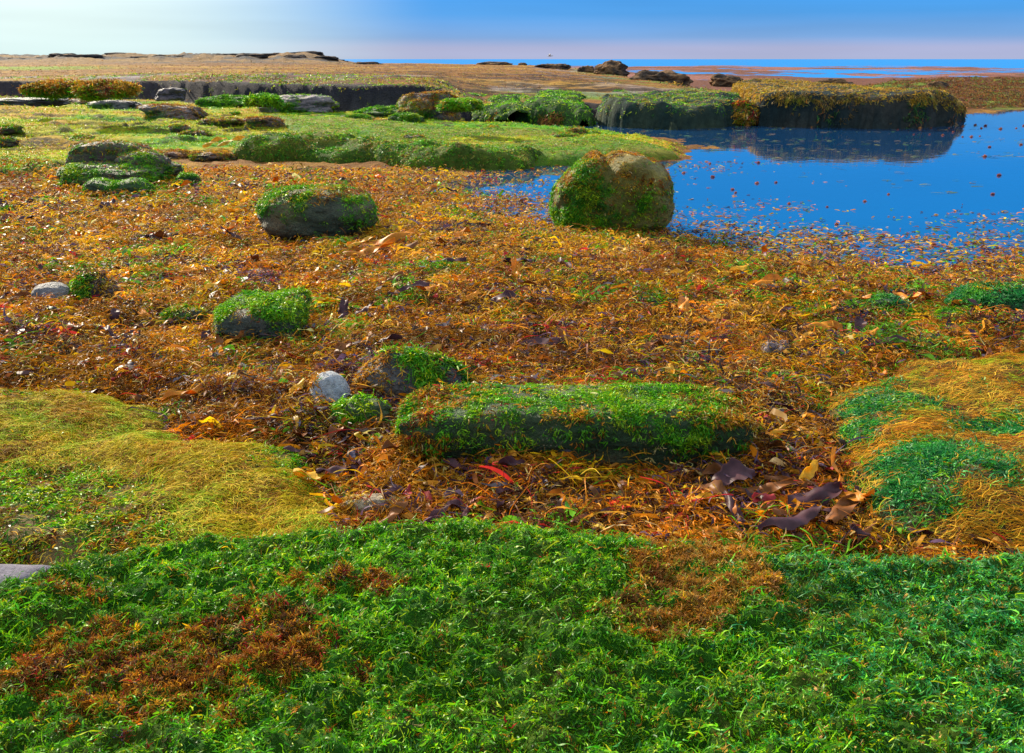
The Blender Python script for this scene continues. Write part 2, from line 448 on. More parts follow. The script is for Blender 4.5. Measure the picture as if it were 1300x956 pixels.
# palettes (linear albedo)
G_LIT = [(.08, .30, .004), (.18, .40, .004), (.035, .20, .004), (.34, .44, .004), (.02, .10, .004)]
G_TEAL_SHEEN = [(.02, .19, .035), (.035, .25, .04), (.012, .12, .03), (.09, .31, .02), (.12, .26, .10)]  # bluer greens for the right side, wet sky sheen put into the colour
B_PAL = [(.37, .15, .008), (.46, .23, .022), (.22, .07, .008), (.58, .34, .005), (.07, .03, .012), (.34, .02, .018), (.10, .27, .008), (.09, .05, .09), (.54, .42, .15), (.54, .17, .004)]
STRAW = [(.46, .33, .008), (.38, .20, .008), (.54, .40, .03), (.26, .36, .008), (.20, .09, .01)]

def tufts(Pt, N, size, C, per=5, hang=0., lift=.55, width=.26, seg=4, curl=1.0, tw=1.3, ruffle=.35):
    """curly little clusters of ribbons at each point"""
    n = len(Pt)
    Pp = np.repeat(Pt, per, 0); Nn = np.repeat(N, per, 0); s = np.repeat(size, per)
    Cc = np.repeat(C, per, 0) * rng.uniform(.7, 1.3, (n * per, 1))
    T = tang(Nn); Pp = Pp + T * (s * rng.uniform(0, .5, n * per))[:, None]
    D = T * (1 if hang <= .2 else .75) + Nn * rng.uniform(.05, lift, (n * per, 1))
    D[:, 2] -= hang * 1.3 * (1.08 - np.abs(Nn[:, 2]))
    N2 = unit(Nn + .6 * rng.normal(size=Nn.shape))
    return ribbons(Pp, D, N2, s * rng.uniform(.6, 1.6, n * per), s * width * rng.uniform(.5, 1.5, n * per), Cc, seg, .28, curl, tw, 'blade', ruffle)

# ------------------------------------------------------------------ solid rocks
_ico = {}
def ico(sub):
    if sub not in _ico:
        import bmesh
        bm = bmesh.new(); bmesh.ops.create_icosphere(bm, subdivisions=sub, radius=1)
        bm.verts.ensure_lookup_table()
        V = np.array([v.co[:] for v in bm.verts]); Fc = np.array([[v.index for v in f.verts] for f in bm.faces]); bm.free()
        _ico[sub] = (unit(V), Fc)
    return _ico[sub]

def boulder_geo(cx, cy, zb, w, d, h, n=2.6, seed=0, rough=.12, sub=5, rot=0., warp=None, sink=.25):
    """rounded block, base at zb, top at zb+h, w wide, d deep"""
    D, Fc = ico(sub)
    r = 1 / (np.abs(D) ** n).sum(1) ** (1 / n)
    p = D * r[:, None]
    q = p + 0
    k = fbm3(D, 1.3, 4, seed) * rough * 1.4 + fbm3(D, 4.5, 4, seed + 50) * rough * .45 + fbm3(D, 14, 2, seed + 90) * rough * .10
    p = p * (1 + k[:, None])
    if warp: p = warp(p)
    p = p * np.array([w / 2, d / 2, h / (2 - sink) * 1.0])
    zmid = zb + h - h / (2 - sink)
    c, s = math.cos(rot), math.sin(rot)
    V = np.stack([p[:, 0] * c - p[:, 1] * s + cx, p[:, 0] * s + p[:, 1] * c + cy, p[:, 2] + zmid], -1)
    return V, Fc

def rockcol(V, a, b, s, f=3.):
    k = sstep(-.3, .5, fbm3(V, f, 4, s))
    return np.asarray(a)[None] * (1 - k[:, None]) + np.asarray(b)[None] * k[:, None]

def patchy(p, wts, f, s=0):
    w = np.tile(np.asarray(wts, float), (len(p), 1))
    for i in range(w.shape[1]):
        w[:, i] *= .12 + 2.2 * sstep(-.15, .55, fbm3(p, f * (1 + .2 * i), 3, 200 + i * 7 + s))
    return w + 1e-4

def add_weed(name, parent, V, Fc, n, size, pal, wts, wfun, mat, per=4, hang=.8, gap=1.0, **kw):
    f0 = .22 / size
    wf_ = (lambda c, q: wfun(c, q) * (1 - gap + gap * (.12 + sstep(-.35, .15, fbm3(c, f0, 3, 17))))) if gap else wfun
    p, nn = sample_mesh(V, Fc, n, wf_)
    if not len(p): return
    kw.setdefault('lift', .32); kw.setdefault('width', .2)
    C = pick(pal, patchy(p, wts, f0 * .45), n)
    v, f, c = tufts(p, nn, size * rng.uniform(.6, 1.4, n), C, per, hang, **kw)
    o = mk(name, v, f, mat, parent, c); o['kind'] = 'stuff'
    return o

def seenw(c, n):
    """no weed on faces turned well away behind the rock or under the ground"""
    return np.where(c[:, 2] > H0(c[:, 0], c[:, 1]) - .03, 1., 0.)

def place(px, py, zb=.04):
    x, y = P(px, py, zb); return float(x), float(y)

SUNH = np.array([-.82, .57])
def rock(px0, px1, ytop, ybase, label, cat='rock', name='rock', zb=.04, dr=.8, n=2.8, seed=1, ca=(.10, .08, .07), cb=(.22, .18, .15),
         green=0, gsize=.03, gfun=None, gpal=G_LIT, gw=(4, 3, 2, 1.5, 1), brown=0, bsize=.03, bfun=None, rough=.12, sub=5, rot=0., warp=None, group=None, sink=.25, hang=.8, per=4, rmat=None, z_extra=0, extra=(), topk=1.0):
    cx = (px0 + px1) / 2
    x, y = place(cx, ybase, zb)
    dist = math.hypot(y, CAM_H - zb)
    w = (px1 - px0) / F * dist
    d = w * dr
    # height from the top row, seen at the middle of the rock
    yy = y + d * (.3 if n < 4 else .72)
    b = (478 - ytop) / F
    ang = TILT - math.atan(b)
    h = max(CAM_H - yy * math.tan(ang) - zb, .03) + z_extra
    h = max(h - .5 * gsize * (green > 0), .03)
    y += d * .5
    V, Fc = boulder_geo(x, y, zb, w, d, h * topk, n, seed, rough, sub, rot, warp, sink)
    for e_, (ox, oy, kw_, kd_, kh_, n__) in enumerate(extra):      # further lobes of the same stone
        V2, F2 = boulder_geo(x + ox * w / 2, y + oy * d / 2, zb, w * kw_ * .62, d * kd_ * .62, h * kh_, n__, seed + 5 + e_, rough * .8, sub, .1 * e_, None, sink)
        Fc = np.vstack([Fc, F2 + len(V)]); V = np.vstack([V, V2])
    root = empty(name, (x, y, zb), label, cat, group)
    CB = rockcol(V, ca, cb, seed + 3, 2.2 / max(w, .1) * 1.5)
    if green:                                   # thin algal film where the weed grows
        vn = vnorm(V, Fc)
        fk = (gfun((V[:, 0] - x) / w * 2, (V[:, 1] - y) / d * 2, (V[:, 2] - zb) / h, vn, V) if gfun else sstep(.2, .6, vn[:, 2])) * np.ones(len(V))
        CB = mixc(CB, tuple(.35 * v for v in gpal[0]), np.clip(fk, 0, 1) * .85 * (.3 + .7 * sstep(-.25, .2, fbm3(V, 3.2 / w, 4, seed + 60))))
    mk('rock_body' if name != 'cobble' else 'stone', V, Fc, rmat or M_rock, root, CB)
    if green:
        def wf(c, nn):
            k = seenw(c, nn) * (.08 + sstep(-.25, .2, fbm3(c, 3.2 / w, 4, seed + 60)))
            return k * (gfun((c[:, 0] - x) / w * 2, (c[:, 1] - y) / d * 2, (c[:, 2] - zb) / h, nn, c) if gfun else sstep(.2, .6, nn[:, 2]))
        add_weed('green_seaweed', root, V, Fc, green, gsize, gpal, gw, wf, M_green, per, hang)
    if brown:
        def wf2(c, nn):
            k = seenw(c, nn)
            return k * (bfun((c[:, 0] - x) / w * 2, (c[:, 1] - y) / d * 2, (c[:, 2] - zb) / h, nn, c) if bfun else sstep(.2, .6, nn[:, 2]))
        add_weed('brown_seaweed', root, V, Fc, brown, bsize, B_PAL, (3, 4, 2, 1.5, 2, .5, .5, 0, 1, .5), wf2, M_brown, per, hang)
    return root

def vnorm(V, Fc):
    q = np.cross(V[Fc[:, 1]] - V[Fc[:, 0]], V[Fc[:, 2]] - V[Fc[:, 0]]); o = np.zeros_like(V)
    for k in range(Fc.shape[1]): np.add.at(o, Fc[:, k], q)
    return unit(o)

def nz3(c, f, s): return fbm3(c, f, 3, s)

# ---- big boulder at the pool edge, cleft top
def warp_big(p):
    p = p.copy()
    cl = np.exp(-((p[:, 0] + .22) / .13) ** 2) * sstep(.1, .9, p[:, 2])
    p[:, 2] -= .12 * cl; p[:, 1] += np.where(p[:, 1] < 0, .22 * np.exp(-((p[:, 0] + .2) / .18) ** 2) * sstep(-.1, .6, p[:, 2]), 0)
    p[:, 0] *= 1 - .20 * sstep(.1, 1, p[:, 2]) * (p[:, 0] < 0) - .08 * sstep(.1, 1, p[:, 2])
    return p
rock(709, 856, 196, 298, 'tall rounded boulder with a cleft top at the edge of the blue pool', 'boulder', 'boulder', zb=0, dr=.8, n=3.2, seed=11,
     ca=(.16, .12, .02), cb=(.32, .24, .04), rough=.07, sub=6, warp=warp_big,
     green=8500, gsize=.026, gfun=lambda a, b, t, nn, c: sstep(.86, .66, t + .22 * a) * sstep(.12, .24, t - .15 * a + .05 * nz3(c, 5, 3)) * (.6 + .4 * sstep(.75, .2, a)) * sstep(-.6, .0, nz3(c, 5, 4) + .2) + .35 * (t > .05) * (t < .95),
     brown=4200, bsize=.020, bfun=lambda a, b, t, nn, c: sstep(.45, .8, t) * sstep(-.5, .3, nz3(c, 4, 8)) + .1)

# ---- domed boulder centre left
rock(314, 470, 238, 309, 'wide domed boulder with green weed on its left shoulder, in the golden weed bed', 'boulder', 'boulder', dr=.8, n=2.25, seed=23,
     ca=(.05, .06, .03), cb=(.15, .11, .05), rough=.06, sub=6,
     green=3800, gsize=.028, gfun=lambda a, b, t, nn, c: (sstep(.30, .5, t + .15 * a) * sstep(.1, -.25, a + .3 * nz3(c, 4, 2)) + sstep(.62, .8, t) * sstep(-.1, .3, nz3(c, 4, 5)) * .5 + .12 * sstep(.4, .8, a) * sstep(.1, .4, t)),
     brown=1500, bsize=.022, bfun=lambda a, b, t, nn, c: sstep(.7, .92, t))

# ---- flat-topped boulder left of centre
def warp_tilt(p):
    p = p.copy(); p[:, 2] += -.18 * p[:, 1] * 0 + np.where(p[:, 2] > 0, .22 * p[:, 1] + .10 * p[:, 0], 0); return p
rock(270, 380, 374, 438, 'dark block with a bright green flat top, front face in shade', 'boulder', 'boulder', dr=.85, n=4.5, seed=31,
     ca=(.04, .06, .04), cb=(.10, .10, .07), rough=.07, sub=6, warp=warp_tilt,
     green=3600, gsize=.02, gfun=lambda a, b, t, nn, c: sstep(.45, .8, nn[:, 2]) * sstep(-.6, -.2, nz3(c, 6, 2)) + .10 * sstep(.2, .8, a) * (t > .2),
     hang=.3, brown=350, bsize=.015)

# ---- left boulder with a hollow, and the two-humped rock before it
rock(62, 196, 186, 238, 'left boulder with a deep shaded hollow in its front, mossy green rim', 'boulder', 'boulder', dr=.9, n=3.4, seed=43, zb=.05, extra=[(-.25, .30, 1.25, .7, 1.05, 4.0), (.42, .02, .82, .85, .86, 2.6)], topk=.60,
     ca=(.09, .06, .045), cb=(.17, .11, .085), rough=.12, sub=6,
     green=4200, gsize=.032, gfun=lambda a, b, t, nn, c: .30 + sstep(-.4, .1, nz3(c, 4, 2)) * sstep(-.2, .5, nn[:, 2] + .25), brown=2200, bsize=.025,
     bfun=lambda a, b, t, nn, c: sstep(.7, .95, t) + .15)
def warp_humps(p):
    p = p.copy(); p[:, 2] += np.where(p[:, 2] > 0, .35 * np.cos((p[:, 0] - .45) * 5.5) * .8, 0); return p
rock(100, 190, 229, 251, 'low two-humped rock coated in dark green moss before the hollow boulder', 'rock', 'rock', dr=.45, n=2.4, seed=47, ca=(.03, .05, .02), cb=(.05, .08, .03), rough=.06, warp=warp_humps,
     green=3200, gsize=.022, gfun=lambda a, b, t, nn, c: .4 + sstep(.2, .7, nn[:, 2]), hang=.5)

# ---- small cone rock, cobble, green clump by the long ledge
def warp_cone(p):
    p = p.copy(); k = 1 - .45 * sstep(-.2, 1, p[:, 2]); p[:, 0] *= k; p[:, 1] *= k; p[:, 0] -= .12 * p[:, 2]; return p
rock(452, 580, 446, 515, 'dark peaked rock with trailing green weed just behind the long ledge', 'rock', 'rock', dr=.7, n=2.6, seed=53, ca=(.05, .05, .055), cb=(.10, .09, .08), rough=.13, warp=warp_cone, sub=6,
     green=1500, gsize=.028, gfun=lambda a, b, t, nn, c: sstep(.75, .95, t) + .9 * sstep(.0, .35, a) * (t > .15) * sstep(-.3, .2, nz3(c, 9, 3)), brown=700, bsize=.025, bfun=lambda a, b, t, nn, c: sstep(-.2, -.6, a) + .2)
rock(390, 442, 476, 526, 'smooth pale grey-blue cobble, the only bare round stone, left of the peaked rock', 'stone', 'cobble', dr=.9, n=2.1, seed=59, ca=(.34, .36, .38), cb=(.42, .42, .40), rough=.03, sub=5,
     brown=110, bsize=.03, bfun=lambda a, b, t, nn, c: sstep(0, -.6, a), rmat=None, sink=.5)
rock(424, 496, 508, 551, 'small rounded mass of bright green seaweed in front of the peaked rock', 'seaweed', 'weedy_rock', dr=.7, n=2.2, seed=61, ca=(.04, .06, .02), cb=(.06, .08, .03), rough=.15,
     green=1300, gsize=.026, gfun=lambda a, b, t, nn, c: sstep(.5, 0, a) + .25)

# ---- stones at left
rock(36, 82, 361, 389, 'rounded grey stone half buried in weed at the far left', 'stone', 'rock', dr=.8, n=2.3, seed=67, ca=(.17, .16, .15), cb=(.30, .28, .25), rough=.06, brown=250, bsize=.03, bfun=lambda a, b, t, nn, c: sstep(.4, 0, t))
rock(84, 146, 347, 386, 'small dark rock with yellow-green weed on its left side and a slate before it', 'rock', 'rock', dr=.7, n=2.4, seed=71, ca=(.06, .05, .05), cb=(.12, .09, .08), green=500, gsize=.03,
     gfun=lambda a, b, t, nn, c: sstep(.1, -.3, a) * (t > .2), brown=250, bsize=.03, warp=warp_cone)
def slate(cx, cy, z, w, d, t, rx, rz, label, colr=(.10, .13, .19)):
    V = []; 
    pts = [(-.5, -.3), (.1, -.5), (.5, -.2), (.42, .3), (.05, .5), (-.35, .35)]
    for zz, k in ((0, 1), (.5, 1.05), (1, .94)):
        for (a, b) in pts: V.append((a * w * k, b * d * k, zz * t))
    V = np.array(V); m = 6; Fq = []
    for l in (0, 1):
        for i in range(m): Fq.append([l * m + i, l * m + (i + 1) % m, (l + 1) * m + (i + 1) % m, (l + 1) * m + i])
    Fq += [[12, 13, 14, 15], [12, 15, 16, 17], [3, 2, 1, 0], [5, 4, 3, 0]]
    c, s = math.cos(rx), math.sin(rx)
    V = np.stack([V[:, 0], V[:, 1] * c - V[:, 2] * s, V[:, 1] * s + V[:, 2] * c], -1)
    c, s = math.cos(rz), math.sin(rz)
    V = np.stack([V[:, 0] * c - V[:, 1] * s, V[:, 0] * s + V[:, 1] * c, V[:, 2]], -1) + np.array([cx, cy, z])
    o = mk('slate', V, np.array(Fq), M_rock, None, rockcol(V, colr, tuple(v * 1.5 for v in colr), 5, 8), smooth=False)
    return tag(o, label, 'stone')
x, y = place(120, 386); slate(x, y + .05, .05, .24, .2, .03, .75, .5, 'blue-grey slate leaning on the small dark rock at left')

# ---- long ledge in the middle ground
def warp_ledge(p):
    p = p.copy()
    p[:, 2] -= np.where(p[:, 2] > 0, .16 * sstep(.3, 1, p[:, 0]) + .10 * sstep(-.5, -1, p[:, 0]), 0)
    p[:, 1] += np.where(p[:, 1] < 0, .18 * sstep(.35, -.5, p[:, 2]), 0)           # undercut
    p[:, 1] -= .12 * np.sin(p[:, 0] * 2.2)
    return p
rock(506, 962, 492, 606, 'long low rock ledge with a green weed top and dark undercut face, mid frame', 'rock ledge', 'rock_ledge', dr=.27, n=5.5, seed=83, ca=(.03, .055, .02), cb=(.11, .09, .045), rough=.07, sub=7, rot=.03,
     warp=warp_ledge, green=13000, gsize=.017, gfun=lambda a, b, t, nn, c: sstep(.45, .8, nn[:, 2]) * sstep(-.45, .0, nz3(c, 4, 2)) + .5 * (t > .6) * (b < 0) * sstep(-.1, .4, nz3(c * np.array([1, 1, .2]), 9, 5)) + .05,
     brown=6500, bsize=.02, bfun=lambda a, b, t, nn, c: sstep(-.7, -.95, a) * 1.2 + sstep(.35, .75, nn[:, 2]) * sstep(0, .45, -nz3(c, 4, 2)) + sstep(.55, .7, a) * sstep(.4, .7, nn[:, 2]) * .8 + .03, hang=.9)

# ---- right edge small green rocks and dark stones
rock(1226, 1330, 366, 409, 'mossy green rock at the right edge of the frame by the pool', 'rock', 'rock', dr=.7, n=2.4, seed=91, ca=(.08, .05, .04), cb=(.14, .09, .06), green=2600, gsize=.03, gpal=G_TEAL_SHEEN, gfun=lambda a, b, t, nn, c: sstep(.1, .4, t) , brown=900, bsize=.03,
     bfun=lambda a, b, t, nn, c: sstep(.85, 1., t) + sstep(.3, .1, t))
rock(1112, 1158, 378, 402, 'small dark green cushion rock left of the edge rocks near the pool', 'rock', 'rock', dr=.8, n=2.3, seed=93, green=1100, gsize=.025, gpal=G_TEAL_SHEEN, gfun=lambda a, b, t, nn, c: .5 + nn[:, 2].clip(0, 1), ca=(.03, .05, .03), cb=(.04, .07, .03))
rock(1202, 1252, 395, 414, 'small low green tussock rock nearest the right edge mossy rock', 'rock', 'rock', dr=.8, n=2.3, seed=95, green=1000, gsize=.025, gfun=lambda a, b, t, nn, c: .5 + nn[:, 2].clip(0, 1), ca=(.03, .05, .03), cb=(.04, .07, .03))
rock(968, 1004, 434, 464, 'small knobbly pinkish rock in the brown weed between ledge and pool', 'rock', 'rock', dr=.8, n=2.6, seed=97, rough=.3, ca=(.07, .045, .05), cb=(.38, .28, .24), brown=160, bsize=.02)
rock(206, 252, 392, 413, 'low dark rock capped with green weed, left of the flat-topped block', 'rock', 'rock', dr=.8, n=2.6, seed=99, green=420, gsize=.022, ca=(.05, .04, .04), cb=(.1, .08, .06), brown=100)
rock(221, 249, 220, 235, 'tiny dark green hummock right of the hollow boulder', 'rock', 'rock', dr=.8, n=2.2, seed=98, green=500, gsize=.03, gfun=lambda a, b, t, nn, c: .4 + nn[:, 2].clip(0, 1), ca=(.03, .05, .03), cb=(.04, .07, .03))
rock(436, 506, 634, 668, 'flat tan stone slab just behind the green foreground ledge', 'stone', 'rock', dr=.5, n=3.2, seed=103, ca=(.18, .14, .10), cb=(.34, .27, .16), brown=260, bsize=.02, rough=.09, bfun=lambda a, b, t, nn, c: sstep(.1, .6, -a) + .2)

# ---- mid distance rocks on the green flats
mid = [
 (-30, 62, 124, 136, 'low dark rock step at the far left edge behind the green flat', 3.6, .5, .25, 0, (.04, .04, .045), (.16, .13, .12), 131),
 (62, 84, 123, 134, 'small dark cube-like rock at the back of the green flat', 4, .8, .0, 0, (.04, .04, .05), (.12, .10, .10), 132),
 (84, 112, 125, 135, 'small brown rock right of the dark cube-like rock', 3, .8, .2, 1, (.12, .07, .05), (.24, .14, .09), 133),
 (112, 172, 127, 141, 'long dark rock with a bleached top at the back of the green flat', 3.4, .5, .3, 0, (.05, .04, .045), (.26, .22, .20), 134),
 (176, 246, 133, 153, 'squat dark boulder with a tan left shoulder on the green flat', 4, .6, .2, 1, (.06, .045, .05), (.20, .15, .13), 135),
 (196, 228, 112, 126, 'square-topped rock under the dark cliff at left', 4.2, .8, 0, 0, (.07, .06, .07), (.16, .12, .12), 136),
 (203, 240, 117, 131, 'round rock with a green left cheek below the square-topped rock', 2.3, .8, 1, 0, (.06, .05, .06), (.14, .10, .10), 137),
 (236, 272, 118, 133, 'round purple-brown rock right of the green-cheeked rock', 2.3, .8, .3, 0, (.08, .06, .06), (.17, .12, .11), 138),
 (246, 316, 122, 140, 'bright green low hummock below the dark cliff', 2.2, .6, 3, 0, (.05, .08, .02), (.08, .12, .03), 139),
 (314, 350, 121, 135, 'small bright green hummock beside the grey-topped boulder', 2.2, .8, 3, 0, (.05, .08, .02), (.08, .12, .03), 140),
 (322, 418, 121, 146, 'broad rounded boulder with grey top and green front, on the green flat', 2.8, .6, 1, 0, (.13, .10, .10), (.24, .19, .18), 141),
 (414, 452, 128, 144, 'green weedy rock at the right end of the grey-topped boulder', 2.2, .8, 2, 0, (.05, .06, .02), (.08, .10, .03), 142),
 (28, 96, 103, 121, 'slumped rock hung with orange and green weed under the far left cliff', 2.4, .7, 1.5, 3, (.08, .07, .04), (.2, .13, .05), 161),
 (92, 158, 104, 124, 'weed-draped orange and green rock, second from left under the cliff', 2.4, .7, 1.2, 3, (.08, .07, .04), (.22, .13, .05), 162),
 (556, 606, 126, 141, 'bright green sloping slab at the cliff corner above the mottled boulder', 2.6, .8, 4, .4, (.05, .09, .02), (.09, .13, .03), 163),
 (380, 420, 134, 148, 'low green cushion in front of the broad grey-topped boulder', 2.2, .8, 3, .3, (.04, .07, .02), (.07, .11, .03), 164),
 (430, 470, 146, 158, 'tiny green-topped step rock before the smooth green dome', 2.4, .8, 2.5, .6, (.04, .07, .02), (.09, .10, .04), 166),
 (250, 300, 150, 162, 'flat brown and green rock left of the crumbly bank end', 2.8, .7, 1.2, 1.5, (.08, .06, .03), (.2, .14, .07), 167),
 (453, 515, 134, 152, 'smooth green dome-shaped rock below the cliff', 2.3, .6, 3, 0, (.04, .07, .02), (.07, .11, .03), 143),
 (494, 534, 144, 160, 'smaller green dome rock in front of the smooth dome-shaped one', 2.3, .7, 3, 0, (.04, .07, .02), (.07, .11, .03), 144),
 (508, 580, 121, 156, 'brown and green mottled boulder at the foot of the cliff corner', 2.6, .7, 1.2, 2, (.07, .06, .05), (.20, .13, .07), 145),
 (308, 352, 148, 164, 'crumbly brown rock end of the low green bank', 3.2, .7, .2, 2, (.09, .05, .045), (.22, .13, .10), 146),
 (186, 232, 191, 205, 'rough brown low rock at the front edge of the green flat', 2.8, .8, .3, 2, (.09, .05, .04), (.22, .12, .08), 148),
 (236, 290, 192, 206, 'dark knobbly low rock at the front edge of the green flat', 2.8, .8, .8, 2, (.07, .05, .04), (.16, .10, .07), 149),
]
for (a, b, yt, yb, lab, n_, dr_, g_, br_, ca_, cb_, sd_) in mid:
    dist = float(P(650, yb, .1)[1])
    gs = max(.028, dist * .0016)
    area = (b - a) * (yb - yt)
    xm, ym = place((a + b) / 2, yb, .12)
    rock(a, b, yt, yb, lab, 'rock', 'rock', zb=max(.05, float(H0(np.array([xm]), np.array([ym]))[0]) - .05), dr=dr_, n=n_, seed=sd_, ca=ca_, cb=cb_, rough=.2, sub=5,
         green=int(area * g_ * 1.3), gsize=gs, gfun=(lambda A, B, t, nn, c: (nn[:, 2] > .1) * (t > .12) * 1.) if g_ >= 2 else (lambda A, B, t, nn, c: sstep(.3, -.4, A) * sstep(.9, .5, t) + .1),
         brown=int(area * br_ * .9), bsize=gs)

rs = random.Random(5)
k_ = 0
while k_ < 26:
    u = rs.uniform(-20, 760); v_ = rs.uniform(138, 202); x, y = place(u, v_, .1)
    if sdf(GREEN, np.array([x]), np.array([y]))[0] > -.2 or sdf(PLAT, np.array([x]), np.array([y]))[0] < .8 or H0(np.array([x]), np.array([y]))[0] < .05: continue
    wpx = rs.uniform(12, 34) * (.5 + (v_ - 130) / 90); br_ = rs.random() < .5
    rock(u - wpx / 2, u + wpx / 2, v_ - wpx * rs.uniform(.25, .4), v_, 'small weedy stone sitting low on the green flat', 'rock', 'rock', zb=float(H0(np.array([x]), np.array([y]))[0]) - .04, dr=.8, n=2.6, seed=1000 + k_, ca=(.08, .055, .04), cb=(.20, .13, .08), rough=.22, sub=4,
         green=300, gsize=.035, brown=200 if br_ else 60, bsize=.035, group='small stones scattered on the green flat')
    k_ += 1

# green slabs in front of the platform
def slab_geo(poly, top, step, seed, edge=.35, zfloor=-.12, nz=.04, nf=1.5, prof=2.2, slope=(0, 0), lump=0., lump2=0., topfn=None, wob=0.):
    xs = [p[0] for p in poly]; ys = [p[1] for p in poly]
    m = .12
    X, Y = np.meshgrid(np.arange(min(xs) - m, max(xs) + m, step), np.arange(min(ys) - m, max(ys) + m, step))
    s = sdf(poly, X, Y) + edge * .5 * fbm2(X * nf, Y * nf, 4, seed) * .6
    if wob: s = s + wob * fbm2(X * .9, Y * .9, 4, seed + 30)
    t = np.clip(-s / edge, 0, 1)
    pr = (1 - (1 - t) ** prof) ** (1 / prof)
    x0, y0 = sum(xs) / len(xs), sum(ys) / len(ys)
    zt = top + nz * fbm2(X * nf * 1.3, Y * nf * 1.3, 5, seed + 7) + slope[0] * (X - x0) + slope[1] * (Y - y0)
    if topfn is not None: zt = zt + topfn(X, Y)
    if lump2: zt = zt + lump2 * fbm2(X * 16 + Y * 6, Y * 30 - X * 4, 3, seed + 18)
    if lump: zt = zt + lump * fbm2(X * 9, Y * 9, 4, seed + 8)
    Z = zfloor + (zt - zfloor) * pr
    ny, nx = X.shape
    keep = s < step * 2
    idx = np.arange(ny * nx).reshape(ny, nx)
    kq = keep[:-1, :-1] | keep[1:, :-1] | keep[:-1, 1:] | keep[1:, 1:]
    q = np.stack([idx[:-1, :-1], idx[:-1, 1:], idx[1:, 1:], idx[1:, :-1]], -1)[kq]
    used = np.unique(q); mp = np.full(ny * nx, -1); mp[used] = np.arange(len(used))
    V = np.stack([X, Y, Z], -1).reshape(-1, 3)[used]
    return V, mp[q]

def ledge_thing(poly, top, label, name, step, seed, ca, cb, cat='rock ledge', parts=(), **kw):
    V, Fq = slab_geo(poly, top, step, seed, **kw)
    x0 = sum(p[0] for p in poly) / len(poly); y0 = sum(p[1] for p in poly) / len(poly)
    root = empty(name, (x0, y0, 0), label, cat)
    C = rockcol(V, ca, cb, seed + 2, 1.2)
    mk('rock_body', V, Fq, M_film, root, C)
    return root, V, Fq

for poly, top, lab, sd, ng in [
    (W([(566, 140), (600, 146), (625, 140), (648, 128), (640, 124), (580, 126)], .1), .60, 'leftmost green weed-draped slab against the platform, nearest the mottled boulder', 161, 2200),
    (W([(606, 152), (640, 156), (668, 156), (672, 146), (690, 134), (620, 136)], .05), .54, 'middle green slab with hanging weed at the back of the channel', 162, 2600),
    (W([(660, 157), (700, 160), (748, 160), (752, 148), (742, 138), (668, 138)], .0), .62, 'rounded green slab with orange kelp hanging down, left of the shaded ledge', 163, 2800)]:
    root, V, Fq = ledge_thing(poly, top, lab, 'rock_slab', .06, sd, (.02, .05, .01), (.05, .09, .02), edge=.7, nz=.12, nf=.9, wob=.35)
    add_weed('green_seaweed', root, V, Fq, ng, .07, G_LIT, (3, 4, 1, 2, .5), lambda c, nn: (c[:, 2] > .05) * 1., M_green, 4, 1.0, gap=.4)
    add_weed('hanging_kelp', root, V, Fq, 160, .13, [(.45, .2, .03), (.3, .12, .03)], (1, 1), lambda c, nn: (c[:, 2] > .1) * (nn[:, 2] < .5) * sstep(.3, .6, fbm3(c, 1.3, 2, sd)), M_brown, 5, 2.5)

poly = W([(742, 158), (780, 163), (850, 165), (920, 163), (936, 158), (930, 148), (900, 136), (760, 136)], 0)
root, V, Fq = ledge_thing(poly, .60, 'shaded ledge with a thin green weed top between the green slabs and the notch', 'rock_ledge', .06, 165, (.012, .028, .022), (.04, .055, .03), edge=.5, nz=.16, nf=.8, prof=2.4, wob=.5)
add_weed('green_seaweed', root, V, Fq, 5200, .06, G_LIT + [(.30, .22, .03)], (3, 3, 2, 2, .5, 6), lambda c, nn: (c[:, 2] > .36 + .1 * fbm3(c, 1.2, 3, 6)) * (.3 + sstep(-1, .3, fbm3(c, .8, 3, 3))), M_green, 4, 1.2, gap=.5)

# the big block standing in the pool, right
poly = W([(944, 155), (962, 160), (1000, 162), (1060, 163), (1120, 164), (1170, 163), (1206, 159), (1214, 153), (1205, 147), (1180, 140), (1140, 134), (1060, 130), (960, 128), (930, 135)], 0)
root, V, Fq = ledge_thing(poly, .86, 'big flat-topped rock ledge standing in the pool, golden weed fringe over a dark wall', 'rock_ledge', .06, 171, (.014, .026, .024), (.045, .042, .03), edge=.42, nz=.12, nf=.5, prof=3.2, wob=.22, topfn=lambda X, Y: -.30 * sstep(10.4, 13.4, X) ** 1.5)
add_weed('golden_seaweed', root, V, Fq, 9500, .075, [(.46, .26, .02), (.34, .20, .02), (.26, .24, .02), (.40, .26, .08), (.12, .06, .02)], (4, 3, 1.5, 2, 1),
         lambda c, nn: (c[:, 2] > .60 - .3 * sstep(10.6, 13, c[:, 0]) + .14 * fbm3(c, 1.2, 3, 5)) * (.25 + 2.5 * sstep(.95, .6, nn[:, 2])), M_brown, 4, 1.2, gap=.45, lift=.5)
add_weed('hanging_kelp', root, V, Fq, 2600, .10, [(.40, .2, .04), (.25, .12, .05), (.06, .14, .03)], (2, 1.5, 3), lambda c, nn: (c[:, 2] > .12) * (c[:, 2] < .85) * sstep(-.1, .4, fbm3(c * np.array([1, 1, .15]), 1.6, 3, 9)), M_brown, 4, 3.0)

# weedy wreck of boulders in the notch
rock(925, 968, 129, 160, 'orange and green weed-covered boulder in the notch left of the big pool ledge', 'boulder', 'boulder', zb=0, dr=.8, n=2.4, seed=175, rough=.2, ca=(.08, .06, .04), cb=(.16, .1, .05), green=700, gsize=.07, gfun=lambda a, b, t, nn, c: .5 + 0 * t, brown=1200, bsize=.09, bfun=lambda a, b, t, nn, c: .5 + 0 * t, hang=1.5)

